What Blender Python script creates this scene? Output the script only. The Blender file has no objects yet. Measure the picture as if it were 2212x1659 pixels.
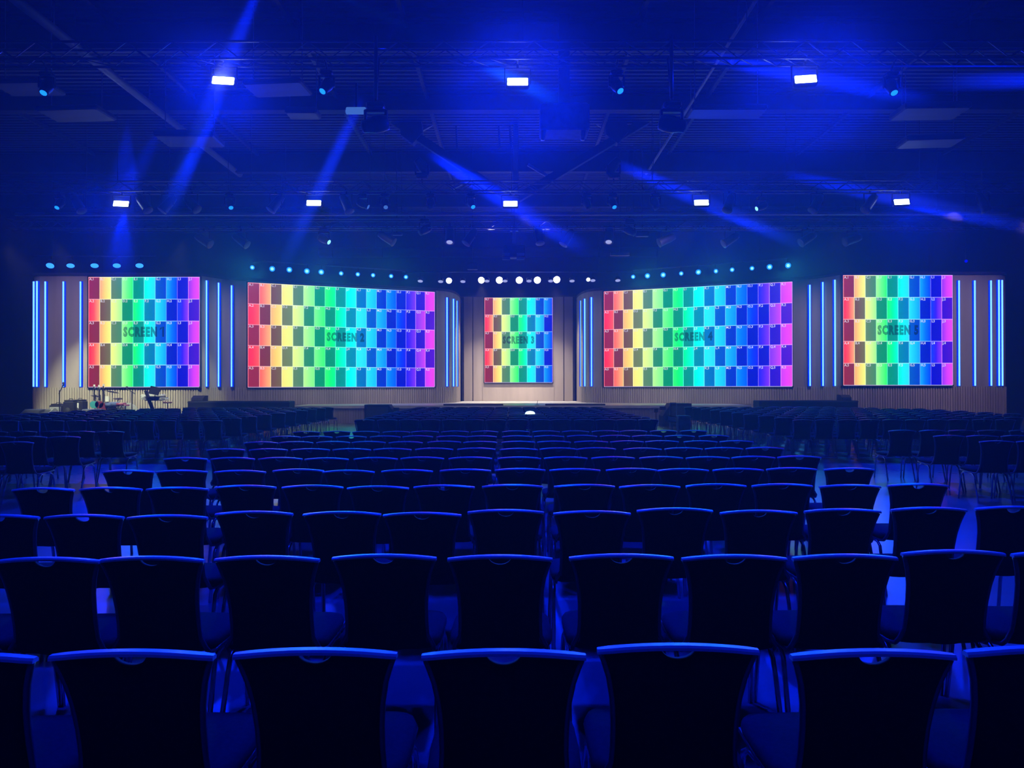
import bpy, math, random
from mathutils import Vector, Matrix

random.seed(7)
SC = bpy.context.scene
COL = SC.collection
PI = math.pi

# ------------------------------------------------------------------ camera
F = 1540.0                       # focal length in pixels of the 2212 px wide frame
EYE = 1.654
HZ = 835.5                       # horizon row
cam_d = bpy.data.cameras.new('camera')
cam = bpy.data.objects.new('camera', cam_d)
COL.objects.link(cam)
cam_d.sensor_width = 36.0
cam_d.lens = F / 2212.0 * 36.0
cam_d.clip_start = 0.05
cam_d.clip_end = 200
cam.matrix_world = (Matrix.Translation((0, 0, EYE)) @ Matrix.Rotation(PI / 2 + 0.0039, 4, 'X')
                    @ Matrix.Rotation(-0.0011, 4, 'Z'))
SC.camera = cam

SC.view_settings.view_transform = 'Standard'
SC.view_settings.look = 'None'
SC.view_settings.exposure = 0.0
SC.view_settings.gamma = 1.0
SC.view_settings.use_curve_mapping = False
cy = SC.cycles
cy.max_bounces = 5
cy.diffuse_bounces = 2
cy.glossy_bounces = 2
cy.transmission_bounces = 2
cy.transparent_max_bounces = 8
cy.volume_bounces = 0
cy.caustics_reflective = False
cy.caustics_refractive = False
cy.sample_clamp_indirect = 2.0
cy.sample_clamp_direct = 12.0
cy.use_light_tree = True
cy.use_denoising = True
cy.use_adaptive_sampling = True
cy.adaptive_threshold = 0.06
cy.volume_step_rate = 2.5

# ------------------------------------------------------------------ world: thin stage haze fills the hall
HAZE = 0.0024
world = bpy.data.worlds.new('hall_air')
SC.world = world
world.use_nodes = True
wn = world.node_tree
wn.nodes.clear()
wo = wn.nodes.new('ShaderNodeOutputWorld')
wb = wn.nodes.new('ShaderNodeBackground')
wb.inputs['Color'].default_value = (0, 0, 0, 1)
wv = wn.nodes.new('ShaderNodeVolumeScatter')
wv.inputs['Color'].default_value = (1, 1, 1, 1)
wv.inputs['Density'].default_value = HAZE
wv.inputs['Anisotropy'].default_value = 0.6
wn.links.new(wb.outputs[0], wo.inputs['Surface'])
wn.links.new(wv.outputs[0], wo.inputs['Volume'])


def at(px, py, Y):
    """point of the hall that lies at depth Y behind pixel (px, py)"""
    return Vector(((px - 1106.0) / F * Y, Y, EYE - (py - HZ) / F * Y))


def lamp(name, kind, loc, target, power, color, size=40, blend=0.5, radius=0.1):
    d = bpy.data.lights.new(name, kind)
    d.energy = power
    d.color = color
    if kind == 'SPOT':
        d.spot_size = math.radians(size)
        d.spot_blend = blend
        d.shadow_soft_size = radius
    o = bpy.data.objects.new(name, d)
    COL.objects.link(o)
    o.location = loc
    dv = Vector(target) - Vector(loc)
    o.rotation_euler = dv.to_track_quat('-Z', 'Y').to_euler()
    return o


BLUE = (0.0, 0.012, 1.0)
CYAN = (0.02, 0.22, 1.0)
WARM = (1.0, 0.86, 0.70)
XC = 0.38                        # axis of the stage
BAR1 = [(482, 173), (1119, 176), (1742, 171)]
BAR2 = [(261, 439), (678, 438), (1103, 440), (1516, 438), (1949, 437)]
Y1, Y2, Y3 = 15.9, 26.5, 30.5

# blue wash from the bars on the two trusses (lamps in the bars that the photo shows)
AIM1 = [(-3.0, 5.0), (0.2, 4.0), (3.0, 5.0)]
for (px, py), (tx, ty), pw in zip(BAR1, AIM1, (4200, 7500, 6500)):
    p = at(px, py, Y1)
    lamp('bar_wash', 'SPOT', p + Vector((0, -0.14, -0.06)), (tx, ty, 1.2), pw, BLUE, 95, 0.9, 0.2)
for i, (px, py) in enumerate(BAR2):
    p = at(px, py, Y2)
    lamp('bar_wash', 'SPOT', p + Vector((0, -0.14, -0.06)), (p.x * 0.9, 13.0, 0.5), 4200, BLUE, 90, 0.9, 0.2)
# the same wash from unseen lamps over the seats where the photographer stands
for x in (-6.5, 0.1, 6.5):
    lamp('bar_wash', 'SPOT', (x, 4.6, 8.5), (x * 0.7, 3.6, 0), 1500, BLUE, 110, 0.9, 0.2)

# warm white stage wash on the curved wooden walls, from unseen lamps under the middle truss
for u in (20.3, 17.2):
    for s in (-1, 1):
        lamp('wall_wash', 'SPOT', (XC + s * (u - 1), 26.6, 8.1), (XC + s * u, 32.6, 3.6), 560, (1.0, 0.72, 0.74), 66, 0.9, 0.3)
for u, yy, pw in ((13.4, 34.3, 620), (8.8, 36.1, 760), (5.0, 37.7, 1150)):
    for s in (-1, 1):
        lamp('wall_wash', 'SPOT', (XC + s * (u - 1 if u > 6 else u + 1.6), 27.5, 8.1), (XC + s * u, yy, 2.7), pw, (1.0, 0.86, 0.80), 54, 0.9, 0.3)
# the cyan spots above screens 2 and 4 shine into the hall
for s in (-1, 1):
    for u in (6.2, 9.3, 12.4):
        yy = 37.7 - (u - 4.52) * 0.41 - 0.75
        lamp('cyan_spot', 'SPOT', (XC + s * u, yy, 7.3), (XC + s * (u * .8), 14.0, 0.8), 1000, (0.05, 0.72, 1.0), 50, 0.9, 0.12)
for px in (1040, 1122, 1203):
    p = at(px, 605, 39.6)
    lamp('stage_downlight', 'SPOT', p + Vector((0, -0.15, -0.2)), (p.x * 0.8, 40.6, 0.8), 2200, WARM, 75, 0.9, 0.15)
for px in (1060, 1180):
    p = at(px, 480, Y3)
    lamp('recess_wash', 'SPOT', p, (p.x, 42.2, 2.6), 1500, WARM, 34, 0.9, 0.2)
for x in (-7.0, 0.4, 7.8):
    lamp('added_front_wash', 'SPOT', (x, 26.2, 8.1), (x, 32.4, 0.6), 420, WARM, 60, 0.9, 0.2)  # wash added without a fixture to brighten the slatted stage front
# the warm pool on the wall behind the band
for x in (-19.2, -17.2, -12.4):
    lamp('band_light', 'SPOT', (x, 26.9, 7.2), (-17.3 + (x + 14.4) * .25, 32.5, 0.35), 1750, (0.93, 1.0, 0.60), 46, 0.35, 0.2)


# ------------------------------------------------------------------ materials
def mat(name, color, rough=0.5, metal=0.0, spec=0.5, noise=None, bump=None):
    m = bpy.data.materials.new(name)
    m.use_nodes = True
    nt = m.node_tree
    b = nt.nodes['Principled BSDF']
    b.inputs['Base Color'].default_value = (*color, 1)
    b.inputs['Roughness'].default_value = rough
    b.inputs['Metallic'].default_value = metal
    b.inputs['Specular IOR Level'].default_value = spec
    if noise or bump:
        tc = nt.nodes.new('ShaderNodeTexCoord')
        mp = nt.nodes.new('ShaderNodeMapping')
        nz = nt.nodes.new('ShaderNodeTexNoise')
        nt.links.new(tc.outputs['Object'], mp.inputs['Vector'])
        nt.links.new(mp.outputs[0], nz.inputs['Vector'])
        sc, amt = (noise or bump)[:2]
        mp.inputs['Scale'].default_value = sc
        nz.inputs['Scale'].default_value = 1.0
        nz.inputs['Detail'].default_value = 4
        if noise:
            rp = nt.nodes.new('ShaderNodeValToRGB')
            rp.color_ramp.elements[0].position = 0.3
            rp.color_ramp.elements[1].position = 0.7
            rp.color_ramp.elements[0].color = (*[c * (1 - amt) for c in color], 1)
            rp.color_ramp.elements[1].color = (*[min(1, c * (1 + amt)) for c in color], 1)
            nt.links.new(nz.outputs['Fac'], rp.inputs[0])
            nt.links.new(rp.outputs[0], b.inputs['Base Color'])
        if bump:
            bp = nt.nodes.new('ShaderNodeBump')
            bp.inputs['Strength'].default_value = bump[1]
            bp.inputs['Distance'].default_value = 0.01
            nt.links.new(nz.outputs['Fac'], bp.inputs['Height'])
            nt.links.new(bp.outputs[0], b.inputs['Normal'])
    return m


def emit(name, color, strength):
    m = bpy.data.materials.new(name)
    m.use_nodes = True
    nt = m.node_tree
    nt.nodes.clear()
    o = nt.nodes.new('ShaderNodeOutputMaterial')
    e = nt.nodes.new('ShaderNodeEmission')
    e.inputs['Color'].default_value = (*color, 1)
    e.inputs['Strength'].default_value = strength
    nt.links.new(e.outputs[0], o.inputs['Surface'])
    return m


M = dict(
    floor=mat('sealed_concrete', (0.20, 0.20, 0.21), 0.27, 0, 0.5, noise=((0.6, 0.6, 0.6), 0.25)),
    stage=mat('pale_stage_deck', (0.74, 0.73, 0.72), 0.35, 0, 0.5, noise=((1.5, 1.5, 1.5), 0.12)),
    wood=mat('grey_oak_veneer', (0.37, 0.315, 0.28), 0.6, 0, 0.25, noise=((1.4, 1.4, 0.16), 0.16)),
    slat=mat('oak_slats', (0.44, 0.39, 0.33), 0.6, 0, 0.25, noise=((3, 3, 0.3), 0.15)),
    dark=mat('dark_wall_paint', (0.035, 0.035, 0.045), 0.9, 0, 0.2, noise=((0.4, 0.4, 0.4), 0.2)),
    deck=mat('galvanised_roof_deck', (0.095, 0.10, 0.10), 0.6, 0.1, 0.5, noise=((0.4, 2, 2), 0.2)),
    steel=mat('painted_roof_steel', (0.05, 0.055, 0.06), 0.55, 0.2, 0.4, noise=((1, 1, 1), 0.2)),
    palesteel=mat('bare_steel_pipe', (0.28, 0.29, 0.31), 0.45, 0.3, 0.5, noise=((1, 1, 1), 0.2)),
    truss=mat('aluminium_truss', (0.10, 0.10, 0.11), 0.35, 0.6, 0.5, noise=((4, 4, 4), 0.15)),
    black=mat('black_fixture_shell', (0.012, 0.012, 0.014), 0.42, 0, 0.4, noise=((8, 8, 8), 0.2)),
    blackbox=mat('black_speaker_paint', (0.02, 0.02, 0.023), 0.7, 0, 0.3, noise=((6, 6, 6), 0.2)),
    grille=mat('dark_grey_grille', (0.06, 0.06, 0.065), 0.6, 0.3, 0.4, noise=((40, 40, 40), 0.4)),
    back=mat('black_chair_fabric', (0.011, 0.011, 0.014), 0.85, 0, 0.25, noise=((60, 60, 60), 0.25)),
    seat=mat('black_seat_fabric', (0.016, 0.016, 0.02), 0.9, 0, 0.2, noise=((60, 60, 60), 0.25)),
    rail=mat('satin_top_rail', (0.80, 0.81, 0.84), 0.25, 0.35, 0.5, noise=((6, 6, 6), 0.08)),
    frame=mat('grey_chair_frame', (0.13, 0.13, 0.14), 0.35, 0.7, 0.5, noise=((20, 20, 20), 0.1)),
    chrome=mat('chromed_leg', (0.55, 0.56, 0.58), 0.22, 0.9, 0.5, noise=((10, 10, 10), 0.06)),
    bezel=mat('black_screen_bezel', (0.01, 0.01, 0.012), 0.5, 0, 0.4, noise=((10, 10, 10), 0.2)),
    white=mat('white_plastic', (0.75, 0.75, 0.75), 0.4, 0, 0.5, noise=((5, 5, 5), 0.05)),
    paper=mat('white_paper', (0.8, 0.8, 0.78), 0.8, 0, 0.2, noise=((9, 9, 9), 0.05)),
    bluebox=mat('blue_grey_cover', (0.10, 0.13, 0.30), 0.7, 0, 0.3, noise=((5, 5, 5), 0.2)),
    teal=mat('teal_lacquer', (0.05, 0.30, 0.33), 0.3, 0, 0.5, noise=((4, 4, 4), 0.1)),
    maroon=mat('dark_red_lacquer', (0.16, 0.03, 0.05), 0.3, 0, 0.5, noise=((4, 4, 4), 0.1)),
    wine=mat('red_drum_wrap', (0.22, 0.05, 0.11), 0.35, 0, 0.5, noise=((4, 4, 4), 0.1)),
    tan=mat('maple_wood', (0.42, 0.28, 0.15), 0.45, 0, 0.4, noise=((3, 3, 12), 0.15)),
    brass=mat('cymbal_bronze', (0.30, 0.26, 0.35), 0.35, 0.6, 0.5, noise=((12, 12, 12), 0.1)),
    skin=mat('drum_head_film', (0.65, 0.62, 0.6), 0.5, 0, 0.4, noise=((5, 5, 5), 0.05)),
    acrylic=mat('clear_grey_shield', (0.35, 0.36, 0.38), 0.3, 0, 0.5, noise=((3, 3, 3), 0.05)),
    lens_white=emit('bar_lens_lit', (0.55, 0.75, 1.0), 14.0),
    lens_cyan=emit('cyan_lens_lit', (0.01, 0.24, 1.0), 1.6),
    lens_cyan_hot=emit('cyan_lens_core', (0.25, 0.8, 1.0), 1.6),
    lens_pale=emit('pale_lens_lit', (0.10, 0.30, 0.85), 0.45),
    lens_warm=emit('white_lens_lit', (1.0, 0.96, 0.90), 5.0),
    lens_dim=emit('dim_lens_lit', (0.42, 0.46, 0.75), 0.8),
    lens_blue=emit('blue_lens_lit', (0.0, 0.0, 1.0), 0.8),
    lens_big=emit('blue_ellipse_lens', (0.03, 0.25, 1.0), 2.0),
    tube_core=emit('neon_core', (0.20, 0.58, 1.0), 1.6),
    tube_glow=emit('neon_diffuser', (0.0, 0.03, 0.85), 1.0),
    dome=emit('bright_spot', (0.55, 0.85, 1.0), 2.2),
)


# ------------------------------------------------------------------ mesh helpers
class MB:
    def __init__(self):
        self.v, self.f = [], []

    def add(self, vs, fs, mx=None):
        n = len(self.v)
        self.v += [tuple(mx @ Vector(p)) if mx else tuple(p) for p in vs]
        self.f += [tuple(i + n for i in q) for q in fs]
        return self

    def box(self, c, s, mx=None, taper=1.0):
        x, y, z = (k / 2 for k in s)
        vs = []
        for dz, t in ((-z, 1.0), (z, taper)):
            for dx, dy in ((-x, -y), (x, -y), (x, y), (-x, y)):
                vs.append((c[0] + dx * t, c[1] + dy * t, c[2] + dz))
        return self.add(vs, [(3, 2, 1, 0), (4, 5, 6, 7), (0, 1, 5, 4), (1, 2, 6, 5), (2, 3, 7, 6), (3, 0, 4, 7)], mx)

    def rbox(self, c, s, b=0.01, mx=None):
        """box with chamfered vertical and top/bottom edges"""
        x, y, z = (k / 2 for k in s)
        b = min(b, x * 0.9, y * 0.9, z * 0.9)
        rings = []
        for dz, k in ((-z, b), (-z + b, 0), (z - b, 0), (z, b)):
            X, Yy = x - k, y - k
            rings.append([(c[0] + sx, c[1] + sy, c[2] + dz) for sx, sy in (
                (-X + b, -Yy), (X - b, -Yy), (X, -Yy + b), (X, Yy - b), (X - b, Yy), (-X + b, Yy), (-X, Yy - b), (-X, -Yy + b))])
        return self.loft(rings, mx)

    def loft(self, rings, mx=None, caps=True, close=True):
        n = len(rings[0])
        vs = [p for r in rings for p in r]
        fs = []
        for i in range(len(rings) - 1):
            for j in range(n if close else n - 1):
                k = (j + 1) % n
                fs.append((i * n + j, i * n + k, (i + 1) * n + k, (i + 1) * n + j))
        if caps:
            fs.append(tuple(reversed(range(n))))
            fs.append(tuple(range((len(rings) - 1) * n, len(rings) * n)))
        return self.add(vs, fs, mx)

    def tube(self, pts, r, n=8, mx=None):
        pts = [Vector(p) for p in pts]
        rs = r if isinstance(r, (list, tuple)) else [r] * len(pts)
        rings, ref = [], None
        for i, p in enumerate(pts):
            t = (pts[min(i + 1, len(pts) - 1)] - pts[max(i - 1, 0)]).normalized()
            if ref is None:
                ref = Vector((0, 0, 1)) if abs(t.z) < 0.9 else Vector((1, 0, 0))
            a = t.cross(ref).normalized()
            b = a.cross(t).normalized()
            ref = b
            rings.append([tuple(p + (a * math.cos(q) - b * math.sin(q)) * rs[i])
                          for q in (2 * PI * k / n for k in range(n))])
        return self.loft(rings, mx)

    def lathe(self, prof, n=16, mx=None):
        """prof: (radius, height) pairs about the z axis"""
        rings = [[(r * math.cos(2 * PI * k / n), r * math.sin(2 * PI * k / n), h) for k in range(n)] for r, h in prof]
        return self.loft(rings, mx)

    def build(self, name, m, parent=None, smooth=False):
        me = bpy.data.meshes.new(name)
        me.from_pydata(self.v, [], self.f)
        me.materials.append(m)
        if smooth:
            me.polygons.foreach_set('use_smooth', [True] * len(me.polygons))
        me.validate()
        me.update()
        o = bpy.data.objects.new(name, me)
        COL.objects.link(o)
        if parent:
            o.parent = parent
        return o


def tag(o, label=None, cat=None, group=None, kind=None):
    if label:
        o['label'] = label
    if cat:
        o['category'] = cat
    if group:
        o['group'] = group
    if kind:
        o['kind'] = kind
    return o


def thing(name, label, cat, loc=(0, 0, 0), rz=0.0, group=None):
    o = bpy.data.objects.new(name, None)
    o.empty_display_size = 0.1
    COL.objects.link(o)
    o.location = loc
    o.rotation_euler = (0, 0, rz)
    return tag(o, label, cat, group)


def dup(root, loc, rot=None, label=None, group=None):
    r = root.copy()
    COL.objects.link(r)
    r.location = loc
    if rot is not None:
        r.rotation_euler = rot
    if label:
        r['label'] = label
    if group:
        r['group'] = group
    for ch in root.children:
        c = ch.copy()
        COL.objects.link(c)
        c.parent = r
        for g in ch.children:
            d = g.copy()
            COL.objects.link(d)
            d.parent = c
    return r


def struct(mb, name, m, smooth=False):
    return tag(mb.build(name, m, None, smooth), kind='structure')


def frame_to(d):
    """rotation that takes +z to direction d"""
    return Vector(d).normalized().to_track_quat('Z', 'Y').to_matrix().to_4x4()


NUM = ['', 'one', 'two', 'three', 'four', 'five']
ORD = ['', 'first', 'second', 'third', 'fourth', 'fifth', 'sixth', 'seventh', 'eighth', 'ninth', 'tenth',
       'eleventh', 'twelfth', 'thirteenth', 'fourteenth', 'fifteenth', 'sixteenth', 'seventeenth']

# ================================================================== HALL SHELL
XL, XR, YB, YF, ZC = -27.0, 27.5, -7.0, 47.0, 12.0
struct(MB().box(((XL + XR) / 2, (YB + YF) / 2, -0.1), (XR - XL + 0.4, YF - YB + 0.4, 0.2)), 'floor', M['floor'])
struct(MB().box((XL - 0.1, (YB + YF) / 2, 6.2), (0.2, YF - YB, 12.4)), 'wall_left', M['dark'])
struct(MB().box((XR + 0.1, (YB + YF) / 2, 6.2), (0.2, YF - YB, 12.4)), 'wall_right', M['dark'])
struct(MB().box(((XL + XR) / 2, YF + 0.1, 6.2), (XR - XL + 0.4, 0.2, 12.4)), 'wall_front', M['dark'])
struct(MB().box(((XL + XR) / 2, YB - 0.1, 6.2), (XR - XL + 0.4, 0.2, 12.4)), 'wall_rear', M['dark'])

# corrugated roof deck, ribs across the hall
mb = MB()
prof = []
y = YB
while y < YF:
    prof += [(y, ZC), (y + 0.10, ZC), (y + 0.14, ZC + 0.09), (y + 0.24, ZC + 0.09), (y + 0.28, ZC)]
    y += 0.28
vs, fs = [], []
for i, (yy, zz) in enumerate(prof):
    vs += [(XL, yy, zz), (XR, yy, zz)]
    if i:
        fs.append((2 * i - 2, 2 * i - 1, 2 * i + 1, 2 * i))
mb.add(vs, fs)
mb.box(((XL + XR) / 2, (YB + YF) / 2, ZC + 0.25), (XR - XL, YF - YB, 0.2))
struct(mb, 'ceiling', M['deck'])


def ibeam(mb, x0, x1, y, ztop, depth, w=0.3):
    mb.box(((x0 + x1) / 2, y, ztop - 0.03), (x1 - x0, w, 0.06))
    mb.box(((x0 + x1) / 2, y, ztop - depth + 0.03), (x1 - x0, w, 0.06))
    mb.box(((x0 + x1) / 2, y, ztop - depth / 2), (x1 - x0, 0.05, depth))


for yy, dep in ((8.5, 0.8), (20.2, 0.8), (25.2, 0.6), (31.4, 0.9), (37.5, 0.9), (43.5, 0.9)):
    mb = MB()
    ibeam(mb, XL, XR, yy, ZC, dep)
    struct(mb, 'ceiling_beam', M['steel'])
# purlins along the hall, tied to the beams
for x in (-18.4, -11.2, -6.2, -3.0, 3.6, 6.9, 12.6, 19.0):
    mb = MB()
    mb.box((x, (YB + YF) / 2, ZC - 0.08), (0.12, YF - YB, 0.16))
    struct(mb, 'ceiling_beam', M['steel'])

# pale pipes that run along the hall under the deck
for px, py, lab in ((165, 100, 'pale pipe under the roof on the screen one side of the hall'),
                    (1560, 118, 'pale thin pipe under the roof on the screen four side of the hall')):
    H = 9.55
    x = (px - 1106) / (HZ - py) * H
    mb = MB().tube([(x, 12, EYE + H), (x, 32, EYE + H)], 0.13 if px < 500 else 0.05, 10)
    for yy in (14, 19, 24, 29):
        mb.tube([(x, yy, EYE + H), (x, yy, ZC)], 0.02, 6)
    tag(mb.build('roof_pipe', M['palesteel'], None, True), lab, 'pipe', 'pipes under the roof')

# the roof truss with its V brace and gusset plates
YT = 28.0
t = thing('roof_truss', 'dark steel roof truss with V braces and gusset plates over the stage', 'truss', (0.3, YT, ZC))
o3 = Vector((0.3, YT, ZC))


def PT(px, py, dy=0.0):
    return at(px, py, YT + dy) - o3 - Vector((0, 0, 0))


def flat_bar(p, q, w):
    d = (q - p)
    L = d.length
    mx = Matrix.Translation((p + q) / 2) @ frame_to(d)
    return MB().box((0, 0, 0), (w, w, L), mx)


flat_bar(PT(848, 259), PT(1110, 435), 0.30).build('brace', M['steel'], t)
flat_bar(PT(1421, 246), PT(1108, 435), 0.30).build('brace', M['steel'], t)
for a, b in (((887, 284), (858, 238)), ((887, 284), (922, 238)), ((1329, 284), (1296, 238)), ((1329, 284), (1362, 238))):
    flat_bar(PT(*a, 0.1), PT(*b, 0.1), 0.2).build('strut', M['steel'], t)
for a, b in (((905, 284), (984, 240)), ((1318, 282), (1272, 256)), ((1020, 384), (975, 408)), ((1141, 355), (1195, 387)),
             ((800, 240), (835, 196)), ((955, 239), (930, 190)), ((820, 170), (838, 195))):
    flat_bar(PT(*a, 0.25), PT(*b, 0.25), 0.11).build('strut', M['palesteel'], t)
flat_bar(PT(1115, 240, 0.2), PT(1113, 432, 0.2), 0.2).build('post', M['palesteel'], t)
for px in (1076, 1100, 984):
    flat_bar(PT(px, 240, 0.3), PT(px + 4, 320, 0.3), 0.07).build('hanger', M['steel'], t)
for px in (887, 1329):
    c = PT(px, 282, -0.05)
    MB().add([c + Vector((dx, dy, dz)) for dy in (-0.16, 0.22) for dx, dz in ((-.45, .5), (.42, .5), (.5, -.1), (.1, -.55), (-.35, -.2))],
             [(0, 1, 2, 3, 4), (9, 8, 7, 6, 5), (0, 5, 6, 1), (1, 6, 7, 2), (2, 7, 8, 3), (3, 8, 9, 4), (4, 9, 5, 0)]).build('gusset_plate', M['steel'], t)

# big dark hanging projector beside the V brace
p = at(1219, 268, 20.0)
t = thing('hanging_projector', 'large dark box hung from the roof beside the middle light bar with two pale legs', 'projector', p)
MB().rbox((0, 0, 0.08), (1.36, 0.9, 0.75), 0.05).build('body', M['bluebox'], t)
for dx in (-0.58, 0.52):
    MB().tube([(dx, -0.3, -0.28), (dx - 0.03, -0.3, -0.55)], [0.075, 0.06], 10).build('leg', M['palesteel'], t, True)
MB().box((0, 0, (0.4 + ZC + .06 - p.z) / 2), (0.3, 0.3, ZC + .06 - p.z - 0.4)).build('hanger', M['steel'], t)

# unit heaters, flat air diffusers and ducts that show as pale slabs below the roof
SLABS = [(60, 186, 19, 1.5, 0.9, 0.14, 'pale flat duct panel above the edge moving light by the hall side'),
         (165, 243, 21.5, 1.9, 1.0, 0.16, 'pale flat duct panel over screen one below the roof pipe'),
         (410, 298, 21, 1.7, 1.0, 0.20, 'pale duct panel crossed by the blue beam over screen one'),
         (600, 188, 19, 1.6, 0.9, 0.14, 'pale duct panel with hanging rods between the first two light bars'),
         (655, 243, 21.5, 0.95, 0.6, 0.2, 'pale ribbed duct end over screen two'),
         (2010, 240, 21, 1.9, 1.0, 0.2, 'pale rounded duct panel over screen five'),
         (2010, 305, 23.5, 1.8, 0.9, 0.2, 'slanted pale panel hung above screen five'),
         (1570, 240, 19, 2.0, 0.7, 0.16, 'pale flat duct panel hung over screen four')]
for px, py, Y, w, d, h, lab in SLABS:
    p = at(px, py, Y)
    t = thing('duct_panel', lab, 'duct', p, random.uniform(-0.1, 0.1), 'duct panels below the roof')
    MB().rbox((0, 0, 0), (w, d, h), 0.04).build('panel', M['deck'], t)
    for dx in (-w * 0.42, w * 0.42):
        MB().tube([(dx, 0, h / 2), (dx, 0, ZC + .06 - p.z)], 0.015, 6).build('hanging_rod', M['palesteel'], t)

# duct along the wall behind the stage
p0, p1 = at(690, 545, 45.5), at(1420, 545, 45.5)


# ================================================================== STAGE WALLS
ZTOP = 6.76


def inner_curve():
    return [(4.30, 37.79), (3.98, 38.02), (3.72, 38.38), (3.55, 38.85), (3.45, 39.4), (3.38, 40.1), (3.36, 41.0), (3.36, 42.4)]


PLANE_A, PLANE_B = (4.52, 37.7), (13.06, 34.2)


def on_plane(u):
    return PLANE_A[1] + (u - PLANE_A[0]) / (PLANE_B[0] - PLANE_A[0]) * (PLANE_B[1] - PLANE_A[1])


def wall_prism(path, z0, z1, back, s):
    """vertical wall from a plan path (u, Y); the back face sits `back` metres deeper"""
    mb = MB()
    n = len(path)
    vs = []
    for (u, y) in path:
        vs += [(XC + s * u, y, z0), (XC + s * u, y, z1)]
    for (u, y) in path:
        vs += [(XC + s * u, y + back, z0), (XC + s * u, y + back, z1)]
    fs = []
    for i in range(n - 1):
        a, b = 2 * i, 2 * i + 2
        fs.append((a, b, b + 1, a + 1))
        A, B = 2 * n + a, 2 * n + b
        fs.append((A + 1, B + 1, B, A))
        fs.append((a + 1, b + 1, B + 1, A + 1))
    fs.append((0, 1, 2 * n + 1, 2 * n))
    fs.append((2 * n - 2, 2 * n - 1, 4 * n - 1, 4 * n - 2))
    mb.add(vs, fs)
    return mb


def seg_path(path, step):
    out = []
    for (a, b) in zip(path[:-1], path[1:]):
        L = math.hypot(b[0] - a[0], b[1] - a[1])
        n = max(1, int(round(L / step)))
        for k in range(n):
            q = k / n
            out.append((a[0] + (b[0] - a[0]) * q, a[1] + (b[1] - a[1]) * q))
    out.append(path[-1])
    return out


def slat_row(path, z0, z1, s):
    mb = MB()
    pts = seg_path(path, 0.115)
    for (a, b) in zip(pts[:-1], pts[1:]):
        p, q = Vector((XC + s * a[0], a[1], 0)), Vector((XC + s * b[0], b[1], 0))
        d = q - p
        L = d.length
        if L < 0.02:
            continue
        ang = math.atan2(d.y, d.x)
        mx = Matrix.Translation((p + q) / 2) @ Matrix.Rotation(ang, 4, 'Z')
        mb.box((0, 0, (z0 + z1) / 2), (min(0.07, L * 0.62), 0.05, z1 - z0), mx)
    return mb


def wing(uc):
    a_ = [(uc + .75 * math.sin(a), 33.35 - .75 * math.cos(a)) for a in (PI / 2 * k / 8 for k in range(9))]
    return [(14.63, 32.66), (14.70, 32.6), (uc, 32.6)] + a_[1:] + [(uc + .75, 35.5)]


plane = [(14.63, 32.68), (14.56, 32.85), (14.44, 33.12), (14.28, 33.42), (14.08, 33.68), (13.80, on_plane(13.80))] + [(4.30, on_plane(4.30))] + inner_curve()[1:]
for s, nm in ((-1, 'left'), (1, 'right')):
    outer = wing(21.85 if s < 0 else 21.8)
    struct(wall_prism(outer, 0.0, ZTOP, 0.25, s), 'wall_stage_%s_wing' % nm, M['wood'])
    struct(wall_prism(plane, 0.0, ZTOP, 0.25, s), 'wall_stage_%s' % nm, M['wood'])
    sl = [(u, y - 0.03) for u, y in outer[1:]]
    struct(slat_row(sl, 0.0, 1.64, s), 'trim_%s' % ('1' if s < 0 else '2'), M['slat'])
    sl = [(u, y - 0.03) for u, y in plane[:11]]
    struct(slat_row(sl, 0.80, 1.64, s), 'trim_%s' % ('3' if s < 0 else '4'), M['slat'])
    # dark cornice that caps the walls
    for pth, k in ((outer, 0), (plane[:-1], 1)):
        struct(wall_prism([(u, y - 0.10) for u, y in pth], ZTOP, ZTOP + 0.12, 0.35, s),
               'trim_%d' % (5 + k + (0 if s < 0 else 2)), M['dark'])

# recess behind screen three: back wall, pilasters and the raised panel
YBK = 42.4
mb = MB().box((XC, YBK + 0.15, 3.5), (6.9, 0.3, 7.0))
struct(mb, 'wall_stage_back', M['dark'])  # dark colour stands in for shade in the gaps between panels
mb = MB()
for u, w in ((2.98, 0.55), (2.15, 1.10)):
    for s in (-1, 1):
        mb.box((XC + s * u, YBK - 0.06 + (0.02 if u < 2.5 else 0), 3.9), (w - 0.05, 0.14, 6.18))
mb.box((XC, YBK - 0.09, 1.33), (4.2, 0.16, 1.04))
struct(mb, 'trim_9', M['wood'])
mb = MB().box((XC, YBK - 0.02, 7.05), (6.9, 0.3, 0.12))
struct(mb, 'trim_10', M['dark'])

tag(struct(MB().box((XC, 32.385, 0.745), (20.94, 0.03, 0.12)), 'trim_12', M['white']), kind='structure')
# stage deck with slatted front
ZS = 0.80
YS = 32.4
mb = MB().box((XC, (YS + YBK) / 2, ZS - 0.06), (20.9, YBK - YS, 0.12))
tag(struct(mb, 'stage_floor', M['stage']), kind='structure')
mb = MB()
x = XC - 10.4
while x < XC + 10.4:
    mb.box((x, YS + 0.06, 0.34), (0.07, 0.05, 0.68))
    x += 0.115
mb.box((XC, YS + 0.14, 0.34), (20.8, 0.08, 0.68))
struct(mb, 'trim_11', M['slat'])

# band platform in front of screen one
mb = MB().box((-17.2, 30.7, 0.22), (8.6, 3.5, 0.44))
tag(struct(mb, 'band_platform', M['dark']), kind='structure')


# ================================================================== SCREENS
def lin(c):
    c = c / 255.0
    return c / 12.92 if c <= 0.04045 else ((c + 0.055) / 1.055) ** 2.4


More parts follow.
